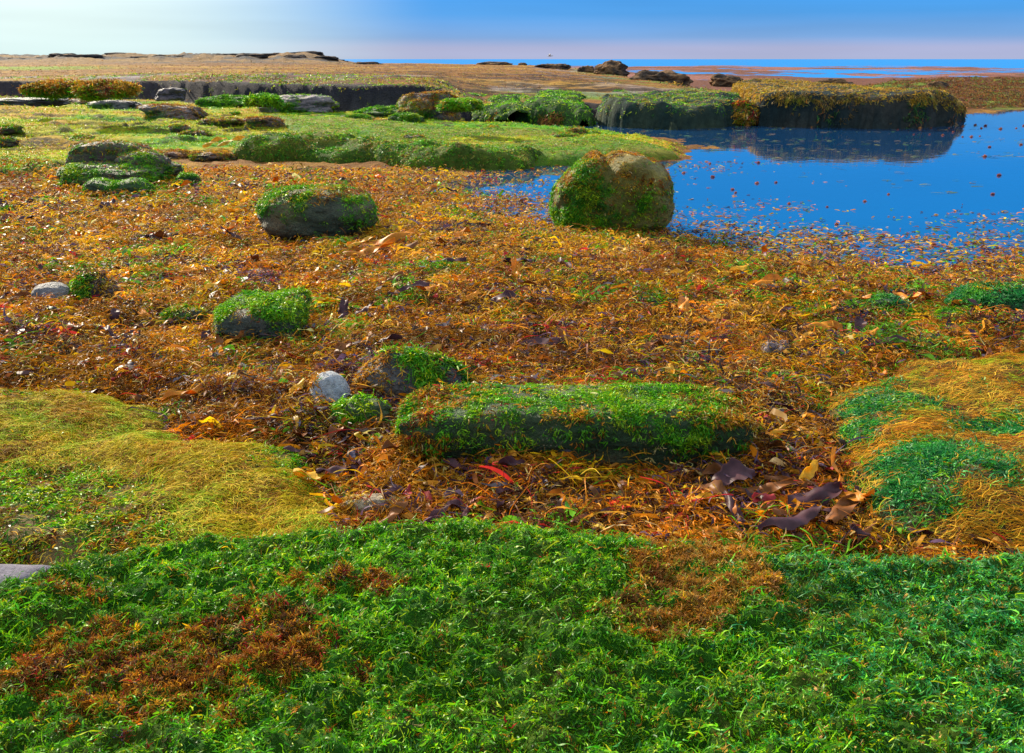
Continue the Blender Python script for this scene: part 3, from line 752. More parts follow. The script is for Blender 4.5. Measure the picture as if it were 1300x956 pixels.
# low green bank between the flat and the channel
poly = W([(330, 164), (372, 172), (430, 180), (500, 190), (560, 198), (640, 203), (720, 203), (800, 200), (866, 196), (872, 190), (800, 182), (700, 172), (600, 166), (500, 158), (400, 152), (330, 152)], .1)
root, V, Fq = ledge_thing(poly, .22, 'long low bank of green weed and sand-coloured algae between flat and channel', 'rock_bank', .05, 181, (.20, .19, .015), (.08, .17, .012), edge=.8, nz=.09, nf=.5, prof=2.0)
add_weed('green_seaweed', root, V, Fq, 30000, .030, G_LIT + [(.30, .24, .04), (.26, .15, .03)], (4, 3, 2, 3, 1, 4, 1), lambda c, nn: (c[:, 2] > .02) * (.3 + sstep(-.6, .5, fbm3(c, .6, 3, 3)) + (nn[:, 2] < .7) * 2), M_green, 3, .8)

poly = W([(296, 198), (330, 202), (372, 200), (420, 205), (470, 203), (520, 208), (600, 208), (668, 207), (690, 200), (620, 197), (560, 192), (500, 190), (450, 187), (400, 185), (340, 187), (300, 192)], .1)
root, V, Fq = ledge_thing(poly, .33, 'lower step of dark green weed along the edge of the golden weed bed', 'rock_bank', .04, 187, (.06, .10, .01), (.14, .14, .01), edge=.45, nz=.16, nf=1.0, prof=2.6)
add_weed('green_seaweed', root, V, Fq, 13000, .035, G_LIT + [(.34, .27, .04), (.30, .16, .03)], (4, 2, 3, 1.5, 2, 3, 2), lambda c, nn: (c[:, 2] > .03) * 1., M_green, 4, 1.0)

# ------------------------------------------------------------------ near mounds
def zone(polys, z=0.1):
    return [W(p, z) for p in polys]
def inz(zs, x, y, wob=.05, s=0, f=7):
    r = np.full(x.shape, 1e9)
    for q in zs: r = np.minimum(r, sdf(q, x, y))
    return r + wob * fbm2(x * f, y * f, 4, s)

def flow_strands(parent, name, V, Fq, n, length, width, pal, wts, wfun, mat, ang0, spread=.5, seg=6, lift=.10, fs=1.6):
    p, nn = sample_mesh(V, Fq, n, wfun)
    a = ang0 + 1.3 * fbm2(p[:, 0] * fs, p[:, 1] * fs, 3, 77) + rng.normal(size=n) * spread
    T = np.stack([np.cos(a), np.sin(a), np.zeros(n)], -1)
    T = unit(T - (T * nn).sum(1, keepdims=True) * nn)
    C = pick(pal, patchy(p, wts, 4), n)
    v, f, c = ribbons(p + nn * .004, T, nn, length * rng.uniform(.5, 1.5, n), width * rng.uniform(.6, 1.5, n), C, seg, lift, .35, .5, 'strand')
    o = mk(name, v, f, mat, parent, c); o['kind'] = 'stuff'; return o

# left mound with combed straw weed
LM = W([(-260, 520), (-60, 500), (60, 492), (150, 497), (230, 515), (262, 545), (300, 548), (380, 560), (440, 600), (470, 640), (478, 672), (440, 720), (200, 760), (-60, 800), (-400, 800)], .08)
Vl, Fl = slab_geo(LM, .15, .018, 201, edge=.45, nz=.05, nf=1.3, prof=2.0, lump=.012)
lroot = empty('weedy_mound', (-1.6, 3.3, 0), 'low mound at left covered in combed straw-coloured wiry weed', 'rock mound')
mk('rock_body', Vl, Fl, M_film, lroot, rockcol(Vl, (.13, .10, .03), (.20, .14, .05), 3, 3))
lgz = zone([[(-260, 610), (0, 598), (90, 596), (180, 612), (215, 640), (190, 690), (60, 740), (-260, 760)], [(-200, 500), (40, 497), (60, 512), (0, 525), (-200, 530)], [(300, 540), (390, 545), (420, 590), (380, 600), (300, 570)]], .12)
def lg(c): return sstep(.12, -.14, inz(lgz, c[:, 0], c[:, 1], .12, 3, 4))
flow_strands(lroot, 'straw_weed', Vl, Fl, 52000, .05, .0030, STRAW, (4, 3, 2, 2.6, 1.2), lambda c, nn: (c[:, 2] > .02) * (1.05 - lg(c)), M_straw, .35, .7, seg=5, lift=.22, fs=2.6)
add_weed('green_seaweed', lroot, Vl, Fl, 9000, .02, G_LIT + [(.22, .12, .02)], (3, 4, 1, 2, 1, 2.2), lambda c, nn: (c[:, 2] > .02) * (lg(c) + .10 * sstep(0, .5, fbm3(c, 4, 3, 44))), M_green, 3, .1)
add_weed('brown_seaweed', lroot, Vl, Fl, 4500, .018, B_PAL, (3, 2, 3, .6, 3, .4, 1, 0, .4, .4), lambda c, nn: (c[:, 2] > .02) * (lg(c) * sstep(.0, .4, fbm3(c, 4, 3, 9)) + .12 * sstep(.1, .5, fbm3(c, 5, 3, 45))), M_brown, 3, .1)

# right mound with green and brown thread weed
RM = W([(1062, 560), (1042, 530), (1048, 505), (1085, 480), (1150, 466), (1240, 456), (1420, 440), (1640, 520), (1700, 720), (1400, 740), (1210, 724), (1130, 700), (1090, 668), (1065, 620)], .05)
Vr, Fr = slab_geo(RM, .20, .018, 211, edge=.60, nz=.05, nf=1.1, prof=2.0, slope=(.0, -.03), lump=.010)
rroot = empty('weedy_mound', (2.0, 3.6, 0), 'rounded mound at right with green patches among combed brown thread weed', 'rock mound')
mk('rock_body', Vr, Fr, M_film, rroot, rockcol(Vr, (.10, .07, .03), (.18, .12, .05), 4, 3))
rgz = zone([[(1040, 520), (1085, 480), (1150, 470), (1185, 480), (1150, 510), (1100, 535), (1050, 545)], [(1062, 590), (1090, 560), (1170, 545), (1250, 556), (1262, 590), (1200, 625), (1120, 632), (1075, 620)],
            [(1200, 500), (1330, 520), (1330, 540), (1230, 520)], [(1180, 690), (1300, 670), (1400, 700), (1300, 730), (1180, 720)]], .25)
def rg(c): return sstep(.10, -.12, inz(rgz, c[:, 0], c[:, 1], .16, 13, 6))
RB = [(.46, .21, .01), (.32, .12, .008), (.54, .32, .03), (.13, .05, .02), (.24, .30, .01)]
flow_strands(rroot, 'thread_weed', Vr, Fr, 48000, .06, .0030, RB, (4, 3, 2, 2, 2.2), lambda c, nn: (c[:, 2] > .02) * (1.03 - rg(c)), M_straw, -.5, .55, seg=6, lift=.18, fs=2.6)
add_weed('green_seaweed', rroot, Vr, Fr, 11000, .022, G_TEAL_SHEEN + G_LIT[:2], (3, 3, 2, 1.5, 1, 1, .6), lambda c, nn: (c[:, 2] > .02) * (rg(c) + .05 * sstep(0, .5, fbm3(c, 3, 3, 4))), M_green, 3, .1)  # teal patches carry the sky sheen in their colour

# foreground ledge
FG = W([(-500, 800), (-120, 785), (0, 768), (50, 748), (100, 722), (170, 704), (300, 688), (400, 679), (470, 671), (560, 670), (640, 676), (740, 690), (850, 700), (930, 708), (1040, 712), (1200, 706), (1320, 700), (1700, 690)], .28)
FG += [(3.2, .1), (2.5, -.5), (-2.5, -.5), (-3.2, .3)]
Vf, Ff = slab_geo(FG, .325, .0095, 221, edge=.17, nz=.04, nf=1.6, prof=2.6, lump=.016, topfn=lambda X, Y: (.062 * (1 - worley(X * 12 + .5 * vn2(X * 12, Y * 12, 4), Y * 17 + X * 5 + .5 * vn2(X * 12, Y * 12, 5), 3)).clip(0, 1) ** .8 + .016 * (1 - worley(X * 40, Y * 50, 6)).clip(0, 1)) * (Y > .5))
froot = empty('foreground_ledge', (0, 1.2, 0), 'broad foreground rock ledge thickly covered in curly green seaweed', 'rock ledge')
mk('rock_body', Vf, Ff, M_film, froot, rockcol(Vf, (.025, .11, .004), (.06, .10, .008), 6, 6))
fbz = zone([[(50, 850), (130, 812), (280, 806), (420, 812), (470, 838), (440, 880), (300, 930), (60, 930)], [(785, 790), (815, 700), (910, 712), (905, 800), (860, 845), (790, 825)],
            [(880, 715), (960, 710), (1000, 760), (1010, 790), (960, 800), (900, 770)], [(360, 755), (400, 750), (480, 770), (440, 780)], [(590, 700), (625, 700), (625, 715), (590, 715)],
            [(1130, 705), (1250, 700), (1250, 715), (1150, 722)], [(60, 770), (110, 765), (130, 780), (70, 785)]], .31)
def fb(c): return sstep(.02, -.03, inz(fbz, c[:, 0], c[:, 1], .08, 23, 9)) * (.15 + .85 * sstep(-.35, -.05, fbm2(c[:, 0] * 13, c[:, 1] * 17, 3, 24)))
def vis(c): return (c[:, 1] > .75) * (np.abs(c[:, 0]) < 1.25 * c[:, 1] + .4) * 1.
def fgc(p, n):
    right = sstep(.1, 1.3, p[:, 0] + .25 * fbm2(p[:, 0] * 2, p[:, 1] * 2, 3, 5))  # bluer towards the right, sheen painted into the weed colour
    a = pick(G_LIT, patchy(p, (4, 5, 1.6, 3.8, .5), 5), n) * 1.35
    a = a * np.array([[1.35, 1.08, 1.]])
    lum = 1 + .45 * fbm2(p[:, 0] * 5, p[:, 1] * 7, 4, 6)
    a = pick(G_LIT, (4, 3, 2, 1.3, .8), n); b = pick(G_TEAL_SHEEN + G_LIT[:1], (3, 3, 2, 1.6, 1, 1.2), n)
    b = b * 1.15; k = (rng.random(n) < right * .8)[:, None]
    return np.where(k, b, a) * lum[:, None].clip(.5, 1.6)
n = 145000
p, nn = sample_mesh(Vf, Ff, n, lambda c, q: vis(c) * (c[:, 2] > 0) * (1.02 - fb(c)) * (.4 + sstep(-.5, .3, fbm3(c, 14, 3, 7))))
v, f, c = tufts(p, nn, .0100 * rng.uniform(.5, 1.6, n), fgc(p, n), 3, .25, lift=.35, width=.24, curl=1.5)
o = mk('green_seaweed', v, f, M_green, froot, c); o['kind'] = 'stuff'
n = 8000                                  # longer fronds lying on top, combed down-slope
p, nn = sample_mesh(Vf, Ff, n, lambda c, q: vis(c) * (c[:, 2] > 0) * (1.02 - fb(c)))
a = -.6 + 1.5 * fbm2(p[:, 0] * 2, p[:, 1] * 2, 3, 9) + rng.normal(size=n) * .6
T = unit(np.stack([np.cos(a), np.sin(a), .2 + 0 * a], -1))
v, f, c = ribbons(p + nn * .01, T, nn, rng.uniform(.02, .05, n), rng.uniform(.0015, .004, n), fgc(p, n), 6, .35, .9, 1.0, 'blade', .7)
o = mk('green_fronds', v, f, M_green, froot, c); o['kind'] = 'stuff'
n = 22000
p, nn = sample_mesh(Vf, Ff, n, lambda c, q: vis(c) * (c[:, 2] > 0) * (fb(c) + .012))
orange = sstep(.2, .7, p[:, 0])[:, None]
C = pick(B_PAL, patchy(p, (3, 1, 4, .5, 3.4, .4, 2.4, .1, .2, .2), 9), n) * (1 - orange) + pick([(.46, .2, .02), (.56, .28, .01), (.32, .13, .02), (.48, .28, .08)], (3, 1.2, 2, 2), n) * orange
v, f, c = tufts(p, nn, .0105 * rng.uniform(.6, 1.7, n), C, 6, .0, lift=.7, width=.17)
o = mk('brown_seaweed', v, f, M_brown, froot, c); o['kind'] = 'stuff'

# bare grey slab showing at the left of the foreground
poly = W([(-120, 716), (0, 709), (82, 712), (70, 730), (20, 756), (-120, 775)], .29)
V, Fq = slab_geo(poly, .31, .015, 231, edge=.08, nz=.006, nf=3, prof=3, zfloor=.1)
o = mk('stone_slab', V, Fq, rock_mat('bare_slab', 9, .3, .85, 120, .05, .2), None, rockcol(V, (.12, .11, .13), (.18, .16, .18), 8, 6)); tag(o, 'smooth bare grey slab at the left edge above the green foreground', 'stone')

# ------------------------------------------------------------------ weed bed litter
def bed(n, v0, v1, mode):
    u = rng.uniform(-400, 1700, n); v = v0 + (v1 - v0) * rng.random(n)
    x, y = P(u, v, .05)
    return x, y
def covered(x, y):
    m = sdf(LM, x, y) < -.12
    m |= sdf(RM, x, y) < -.12
    m |= sdf(FG, x, y) < -.1
    return m
def litter(n, v0, v1, Lr, Wr, seg, lift, pal_shift=0, taper='blade', ruffle=.2, mat=M_brown, k=.0, flat=.35, tw=1.2, fixed=None):
    x, y = bed(n, v0, v1, 0)
    sp = sdf(POOL, x, y) + .45 * fbm2(x * 1.3, y * 1.3, 4, 5) * np.clip(y / 8, .6, 1.6)
    sg = sdf(GREEN, x, y) + .35 * fbm2(x * .8, y * .8, 4, 9)
    pr = sstep(-1.7, .75, sp) ** 2.6 * np.where(sg < -.9, 0.02, 1)
    ok = (rng.random(n) < pr) & ~covered(x, y)
    x, y, sp = x[ok], y[ok], sp[ok]; n = len(x)
    z = np.maximum(H(x, y), .0)
    heap = (1 - worley(x * 3.2 + .5 * vn2(x * 4, y * 4, 6), y * 4.2 + .5 * vn2(x * 4, y * 4, 7), 303)).clip(0, 1)
    pile = .075 * heap ** 1.5 + .03 * fbm2(x * 5, y * 5, 4, 303) + .03 * (1 - worley(x * 11, y * 13, 305)).clip(0, 1)
    z = z + pile.clip(0, .13) * rng.random(n) ** .5 * sstep(-.2, .5, sp) * sstep(-.12, .2, np.minimum(np.minimum(sdf(LM, x, y), sdf(RM, x, y)), sdf(FG, x, y))) + .002
    Pt = np.stack([x, y, z], -1)
    N = unit(np.stack([flat * rng.normal(size=n), flat * rng.normal(size=n), np.ones(n)], -1))
    T = tang(N)
    # colour weights by place
    g = sstep(.15, .5, fbm2(x * 1.3, y * 1.3, 4, 311) + .75 * sstep(1.0, 2.4, x) * sstep(3.6, 4.8, y) * sstep(7.5, 6, y))
    gold = sstep(5.2, 8.5, y) * sstep(-.4, .4, fbm2(x * .9, y * .9, 3, 312) + .3) * sstep(3.2, 1.0, x)
    red = sstep(.3, .6, fbm2(x * 1.9, y * 1.9, 3, 313))
    dark = sstep(.1, .6, fbm2(x * 1.4, y * 1.4, 3, 314))
    o = np.ones(n)
    wts = np.stack([3.0 * o, 2.6 * o, 2.4 * o * (1 - .6 * gold), 1.3 + 4.5 * gold, 1.8 + 1.2 * dark, .3 + 1.1 * red, .7 + 8 * g, .7 + 1.4 * dark, .35 * o, 1.6 + .8 * gold], 1)
    for i in range(wts.shape[1]):
        wts[:, i] *= .15 + 2.6 * sstep(-.05, .45, fbm2(x * (2.2 + .3 * i), y * (2.2 + .3 * i), 3, 350 + i * 5))
    C = pick(B_PAL, wts, n, .3)
    C *= (1 + .4 * fbm2(x * 2.2, y * 4, 3, 333))[:, None].clip(.55, 1.5)
    if fixed is not None: C = pick(fixed, np.ones(len(fixed)), n)
    sc = np.clip(y / 7., 1, 2.2)
    return ribbons(Pt, T, N, rng.uniform(*Lr, n) * sc ** .5, rng.uniform(*Wr, n) * sc ** .8, C, seg, lift, 1.0, tw, taper, ruffle)
parts = [litter(225000, 215, 740, (.03, .10), (.003, .0065), 5, .5, taper='strand', ruffle=.6),
         litter(14000, 260, 740, (.10, .22), (.004, .009), 11, .25, taper='strand', ruffle=.5),
         litter(70000, 215, 740, (.03, .07), (.006, .013), 4, .45, ruffle=.5),
         litter(70000, 215, 420, (.03, .08), (.006, .014), 4, .4, ruffle=.5)]
v, f, c = join(parts)
tag(mk('brown_weed_litter', v, f, M_brown, None, c), 'thick tangle of brown, orange and red stranded seaweed covering the bed', 'seaweed', kind='stuff')
v, f, c = litter(7000, 225, 720, (.06, .14), (.012, .03), 7, .4, ruffle=.45)
tag(mk('kelp_scraps', v, f, M_kelp, None, c), 'glossy torn kelp scraps strewn through the brown weed', 'seaweed', kind='stuff')

M_wet = weed_mat('wet_kelp', .5, .1, .25, .2, 25)
v, f, c = litter(5000, 228, 700, (.06, .14), (.015, .04), 6, .12, ruffle=.12, flat=.10, tw=.25, fixed=[(.035, .02, .03), (.06, .025, .02), (.03, .025, .045)])
tag(mk('wet_kelp_scraps', v, f, M_wet, None, c), 'dark wet kelp scraps lying flat and mirroring the sky between the brown weed', 'seaweed', kind='stuff')
# weed afloat at the edge of the pool
n = 26000
u = rng.uniform(560, 1500, n); vv = rng.uniform(205, 365, n); x, y = P(u, vv, 0)
sp = sdf(POOL, x, y)
dn = sstep(-4.2, -.1, sp + 1.3 * fbm2(x * .9, y * 1.4, 4, 401)) ** 2.2
ok = (rng.random(n) < dn) & (H(x, y) < .01)
x, y = x[ok], y[ok]; n = len(x); N = np.tile([[0, 0, 1.]], (n, 1)) + .12 * rng.normal(size=(n, 3)); N = unit(N)
C = pick(B_PAL, (2.5, 1, 2, 2.5, 2, .5, 2, .6, .2, 1.5), n)
v, f, c = ribbons(np.stack([x, y, np.full(n, .004)], -1), tang(N), N, rng.uniform(.03, .10, n), rng.uniform(.01, .03, n), C, 3, .15, .6, .3)
tag(mk('floating_weed', v, f, M_brown, None, c), 'thin scatter of weed floating along the shore edge of the pool', 'seaweed', kind='stuff')
# green rafts in the channel and pool
n = 14000
u = rng.uniform(560, 1500, n); vv = rng.uniform(158, 345, n); x, y = P(u, vv, 0)
st = fbm2(x * .35, y * 1.3, 4, 411)
dn = sstep(.15, .5, st + .35 * sstep(1060, 700, u) * sstep(205, 190, vv) + .25 * (np.abs(sdf(CHAN, x, y)) < 1.2)) * np.where((vv > 206), .03, .6)
ok = (rng.random(n) < dn) & (H(x, y) < .03) & (sdf(POOL, x, y) < -.3)
x, y = x[ok], y[ok]; n = len(x); N = unit(np.tile([[0, 0, 1.]], (n, 1)) + .1 * rng.normal(size=(n, 3)))
C = pick([(.16, .18, .02), (.06, .14, .02), (.22, .14, .03), (.05, .05, .03)], (2, 2, 2, 2), n)
T = unit(np.stack([rng.choice([-1, 1], n) + 0., .35 * rng.normal(size=n), 0 * x], -1))
v, f, c = ribbons(np.stack([x, y, np.full(n, .006)], -1), T, N, rng.uniform(.06, .22, n), rng.uniform(.012, .035, n), C, 3, .06, .4, .15)
tag(mk('green_weed_rafts', v, f, M_green, None, c), 'thin streaks of green and brown weed floating on the channel and pool', 'seaweed', kind='stuff')

# short algae on the green flat, fronds over the platform edge, reef weed
def field(n, u0, u1, v0, v1, z, test, size, pal, wfun, name, label, mat, hang=0., per=3, **kw):
    u = rng.uniform(u0, u1, n); vv = rng.uniform(v0, v1, n); x, y = P(u, vv, z)
    ok = test(x, y); x, y = x[ok], y[ok]; n = len(x)
    zz = H(x, y); e = .1
    N = unit(np.stack([-(H(x + e, y) - zz) / e, -(H(x, y + e) - zz) / e, np.ones(n)], -1))
    C = pick(pal, wfun(x, y), n)
    s = size * (y / 15) ** .8 * rng.uniform(.6, 1.4, n)
    v, f, c = tufts(np.stack([x, y, zz], -1), N, s, C, per, hang, **kw)
    return tag(mk(name, v, f, mat, None, c), label, 'seaweed', kind='stuff')
def wg(x, y):
    n2 = fbm2(x * .5, y * .5, 4, 102); o = np.ones(len(x))
    return np.stack([.6 * o + 4 * sstep(0, .6, n2), 2.4 * o, 1.0 * o, 5 * o, .4 * o, 4 * sstep(.3, -.5, n2) + 1.2, 3 * sstep(.1, -.6, n2) + .6], 1)
field(70000, -250, 900, 118, 236, .12, lambda x, y: (sdf(GREEN, x, y) < .2) & (H(x, y) > .02) & (fbm2(x * 1.2, y * .8, 4, 421) > -.45), .03, G_LIT + [(.44, .34, .01), (.40, .18, .01)], wg,
      'flat_green_algae', 'short yellow-green algae carpeting the flat behind the weed bed', M_green, lift=.7)
def cliffmask(x, y):
    s = sdf(PLAT, x, y); return (s < .5) & (s > -1.2)
field(26000, -300, 960, 102, 160, .6, lambda x, y: cliffmask(x, y) & (H(x, y) > .3) & (fbm2(x * .5, y * .5, 3, 431) > .05), .06, [(.40, .22, .03), (.20, .24, .02), (.10, .18, .015), (.12, .07, .04), (.05, .05, .03)],
      lambda x, y: np.array([2, 2, 2, 3, 2.]), 'cliff_edge_weed', 'ragged orange and green weed along the lip of the dark cliff', M_brown, hang=1.8, lift=.5)
field(50000, -200, 1060, 82, 132, 1.0, lambda x, y: (sdf(PLAT, x, y) < -.5) & (fbm2(x * .35, y * .8, 4, 441) > -.1), .024, [(.36, .17, .04), (.22, .09, .03), (.42, .30, .07), (.12, .07, .04), (.18, .20, .02)],
      lambda x, y: np.array([3, 2, 2, 2, .8]), 'platform_weed', 'short brown weed and barnacle crust over the flat rock platform', M_brown, lift=.6)
field(34000, 1080, 1500, 99, 142, .2, lambda x, y: (sdf(REEF, x, y) < 0.) & (H(x, y) > .03), .034, [(.24, .09, .02), (.13, .05, .02), (.12, .15, .02), (.05, .03, .02)],
      lambda x, y: np.array([3, 3, 1.6, 2.]), 'reef_weed', 'lumpy brown weed over the low reef beyond the pool at right', M_brown, lift=1.)

# ------------------------------------------------------------------ far outcrops
far = [(606, 650, 75.5, 81.5, 'small dark outcrop on the skyline left of the gull', 130, 1), (656, 668, 77.5, 81.5, 'tiny dark bump on the skyline between two outcrops', 120, 1.),
       (676, 722, 76.5, 84, 'low jagged outcrop on the skyline below the gull', 90, 1), (728, 752, 79, 85, 'low dark rock left of the pointed skyline outcrop', 80, 1),
       (744, 794, 71.5, 86, 'highest pointed skyline outcrop, right of the gull', 75, 1), (786, 868, 77.5, 93, 'wide dark hump outcrop right of the pointed one', 55, 1),
       (884, 934, 87.5, 98, 'long brown reef rock on the flats beyond the platform', 60, 0), (942, 962, 94, 101.5, 'small round brown rock beyond the platform edge', 45, 0),
       (1010, 1068, 94, 106, 'brown mound rock behind the big pool ledge', 50, 0), (1146, 1180, 98.5, 107, 'dark rounded rock on the reef at right', 50, 0),
       (1236, 1300, 92, 98, 'low dark reef ridge near the right horizon', 100, 0), (986, 1000, 101, 107, 'tiny square rock in the shallow water behind the big ledge', 45, 0)]
for i, (a, b, yt, yb, lab, dist, onp) in enumerate(far):
    x = ((a + b) / 2 - 650) / F * dist
    zt = CAM_H - dist * math.tan(TILT - math.atan((478 - yt) / F)); zb = CAM_H - dist * math.tan(TILT - math.atan((478 - yb) / F))
    w = (b - a) / F * dist; zb = min(zb, float(H(x, dist))) - .15
    V, Fc = boulder_geo(x, dist, zb, w * .8, w * .6, (zt - zb) * .70, 2.3, 500 + i * 7, .26, 5, .2, None, .3)
    o = mk('rock_outcrop', V, Fc, M_far, None, rockcol(V, (.07, .05, .035), (.26, .14, .06), i, 1.2), loc=(x, dist, zb)); tag(o, lab, 'rock outcrop')

for i, (u, yt) in enumerate([(60, 76), (118, 75.2), (175, 74.6), (205, 74), (262, 73.6), (300, 73.4), (338, 73.2), (372, 73.4), (440, 75.5), (478, 79), (20, 77), (90, 75.4), (140, 75), (158, 74.8), (190, 74.2), (232, 74), (281, 73.4), (318, 73), (392, 72.6), (404, 71.8), (416, 71.4), (427, 73)]):
    dist = 118 + (i % 3) * 6; x = (u - 650) / F * dist; zt = CAM_H - dist * math.tan(TILT - math.atan((478 - yt) / F)); g0 = float(H(x, dist)) - .3
    ww = 2.2 + (i * 37 % 5) * .7
    V, Fc = boulder_geo(x, dist, g0, ww, 1.5, max(zt - g0, .5), 2.3, 800 + i, .35, 4, 0, None, .3)
    o = mk('rock_outcrop', V, Fc, M_far, None, rockcol(V, (.06, .05, .045), (.15, .10, .07), i, 1.2), loc=(x, dist, g0)); tag(o, 'small dark rock breaking the skyline of the low left ridge', 'rock outcrop', 'small rocks along the left skyline ridge')

# gull
def gull():
    d = 60; x = (695 - 650) / F * d; z = CAM_H + (75 - 71.5) / F * d
    root = empty('bird', (x, d, z), 'tiny white gull flying just above the sea horizon', 'bird')
    D, Fc = ico(2); V = D * np.array([.17, .05, .045]); V[:, 2] += .02 * (V[:, 0] / .17) ** 2
    V2 = np.vstack([V, D * .035 + np.array([.17, 0, .02])]); F2 = np.vstack([Fc, Fc + len(V)])
    mk('body', V2 + np.array([x, d, z]), F2, M_rock, root, np.tile([[.7, .7, .7]], (len(V2), 1)))
    for s in (-1, 1):
        W_ = np.array([(.06, 0, .02), (-.07, 0, .02), (-.05, s * .2, .12), (.05, s * .2, .12), (-.10, s * .42, .08), (-.04, s * .42, .08)], float)
        W2 = np.vstack([W_, W_ + [0, 0, .008]])
        Q = np.array([[0, 1, 2, 3], [3, 2, 4, 5], [6, 9, 8, 7], [9, 11, 10, 8]])
        mk('wing', W2 + np.array([x, d, z]), Q, M_rock, root, np.tile([[.6, .6, .62]], (12, 1)))
gull()

# ------------------------------------------------------------------ floating knobs of weed
def knob_mesh(name, seed, colr):
    D, Fc = ico(3)
    k = 1 + .35 * fbm3(D, 1.8, 3, seed)
    V = D * k[:, None] * np.array([.05, .04, .035]); V[:, 2] += .008
    C = rockcol(V, colr, tuple(c * 1.6 for c in colr), seed, 30)
    r0 = np.random.default_rng(seed)
    i = r0.integers(0, len(V), 40); p = V[i]; nn = unit(p * np.array([1, 1, 1.5]))
    v, f, c = tufts(p, nn, np.full(40, .03), np.tile(np.array([colr]) * 1.3, (40, 1)), 2, 0)
    tri = np.hstack([Fc, Fc[:, 2:3]])
    o = mk(name, np.vstack([V, v]), np.vstack([tri + 0, f + len(V)]), M_brown, None, np.vstack([C, c]))
    return o
def quadify(o):
    o.data.validate(); return o
protos = []
reds = [(.28, .08, .03), (.20, .05, .03), (.40, .16, .03)]
spots = [(1149, 160), (1238, 159), (1222, 161), (1182, 163), (1205, 163), (1180, 171), (1197, 172), (1222, 174), (1296, 184), (1256, 187), (1250, 199), (1251, 160), (1290, 163), (1210, 168),
         (1128, 247), (1260, 247), (1062, 285), (1050, 263), (961, 233), (985, 232), (901, 208), (963, 207), (934, 245), (930, 241), (1233, 174), (1268, 223), (1098, 256),
         (1140, 165), (1244, 173), (1192, 159), (1270, 164), (1300, 160), (868, 220), (905, 225), (1002, 259), (1030, 290), (1185, 311), (1120, 300), (1246, 163), (1160, 171)]
orange = [(930, 158), (945, 159), (960, 157.5), (1003, 160), (1020, 160), (1024, 161), (1032, 160), (1042, 160), (1112, 161), (1118, 162), (1160, 162), (1015, 159)]
pr = [knob_mesh('weed_knob', 601 + i, c) for i, c in enumerate(reds)]
used = [False] * 3
def put(proto, i, x, y, z, s, rz, label, group, cat='seaweed'):
    if not used[i]: o = proto; used[i] = True
    else: o = proto.copy(); col.objects.link(o)
    o.location = (x, y, z); o.scale = (s, s, s); o.rotation_euler = (0, 0, rz)
    return tag(o, label, cat, group)
for k_, (u, v_) in enumerate(spots):
    x, y = place(u, v_, 0); i = k_ % 2
    put(pr[i], i, x, y, 0, random.uniform(.5, 1.0) * (.32 + y / 50), random.uniform(0, 6), 'small red-brown knob of weed floating alone on the open blue pool', 'weed knobs on the pool')
for u, v_ in orange:
    x, y = place(u, v_, 0)
    put(pr[2], 2, x, y - .35, 0, random.uniform(.9, 1.3), random.uniform(0, 6), 'orange knob of weed floating at the foot of the dark pool ledge wall', 'orange weed knobs by the ledge')

# ------------------------------------------------------------------ kelp blades as things
def kelp_mesh(name, L, Wd, seed, colr, segs=18, curl=.5, wave=.12, fold=.3, stipe=True):
    r = np.random.default_rng(seed); m = 6
    u = np.linspace(0, 1, segs + 1); s = np.linspace(-1, 1, m + 1)
    U, S_ = np.meshgrid(u, s, indexing='ij')
    pr = np.clip(np.sin(PI * np.clip(.06 + .86 * U, 0, 1)), 0, 1) ** .55 * (1 + .14 * np.sin(U * 9 + seed) + .10 * np.sin(U * 23 + seed * 2 + S_) + .15 * (r.uniform() - .5) * np.sign(S_) * np.sin(U * 4))
    bend = r.uniform(-1, 1) * curl
    X = U * L; Y = S_ * Wd * .42 * pr + bend * L * U * U * .5
    Z = wave * L * (np.sin(U * r.uniform(4, 7) + r.uniform(0, 6)) * .5 + .3 * np.sin(U * 12 + seed + S_ * 2.2)) * .7 + fold * 1.5 * Wd * np.abs(S_ + .3 * np.sin(U * 6 + seed)) ** 1.5 * np.sin(U * 5 + r.uniform(0, 6)) * .6
    Z += .03 * Wd * np.sin(U * 30 + S_ * 3) * np.abs(S_)
    V = np.stack([X, Y, Z], -1).reshape(-1, 3); V[:, 2] -= V[:, 2].min(); V[:, 0] -= L / 2
    th = .0018
    i = np.arange(segs)[:, None]; j = np.arange(m)[None, :]
    q = np.stack([i * (m + 1) + j, (i + 1) * (m + 1) + j, (i + 1) * (m + 1) + j + 1, i * (m + 1) + j + 1], -1).reshape(-1, 4)
    n0 = len(V)
    V2 = np.vstack([V, V + [0, 0, th]]); Q = np.vstack([q[:, ::-1], q + n0])
    C = np.tile(np.array([colr]), (len(V2), 1)) * (1 + .25 * fbm3(V2, 12 / max(L, .1) * .3, 3, seed))[:, None]
    return mk(name, V2, Q, M_kelp, None, C.clip(.005, .8))
KC = {'dark': (.08, .03, .035), 'brown': (.22, .075, .015), 'amber': (.60, .22, .012), 'red': (.34, .03, .03), 'gold': (.66, .36, .015)}
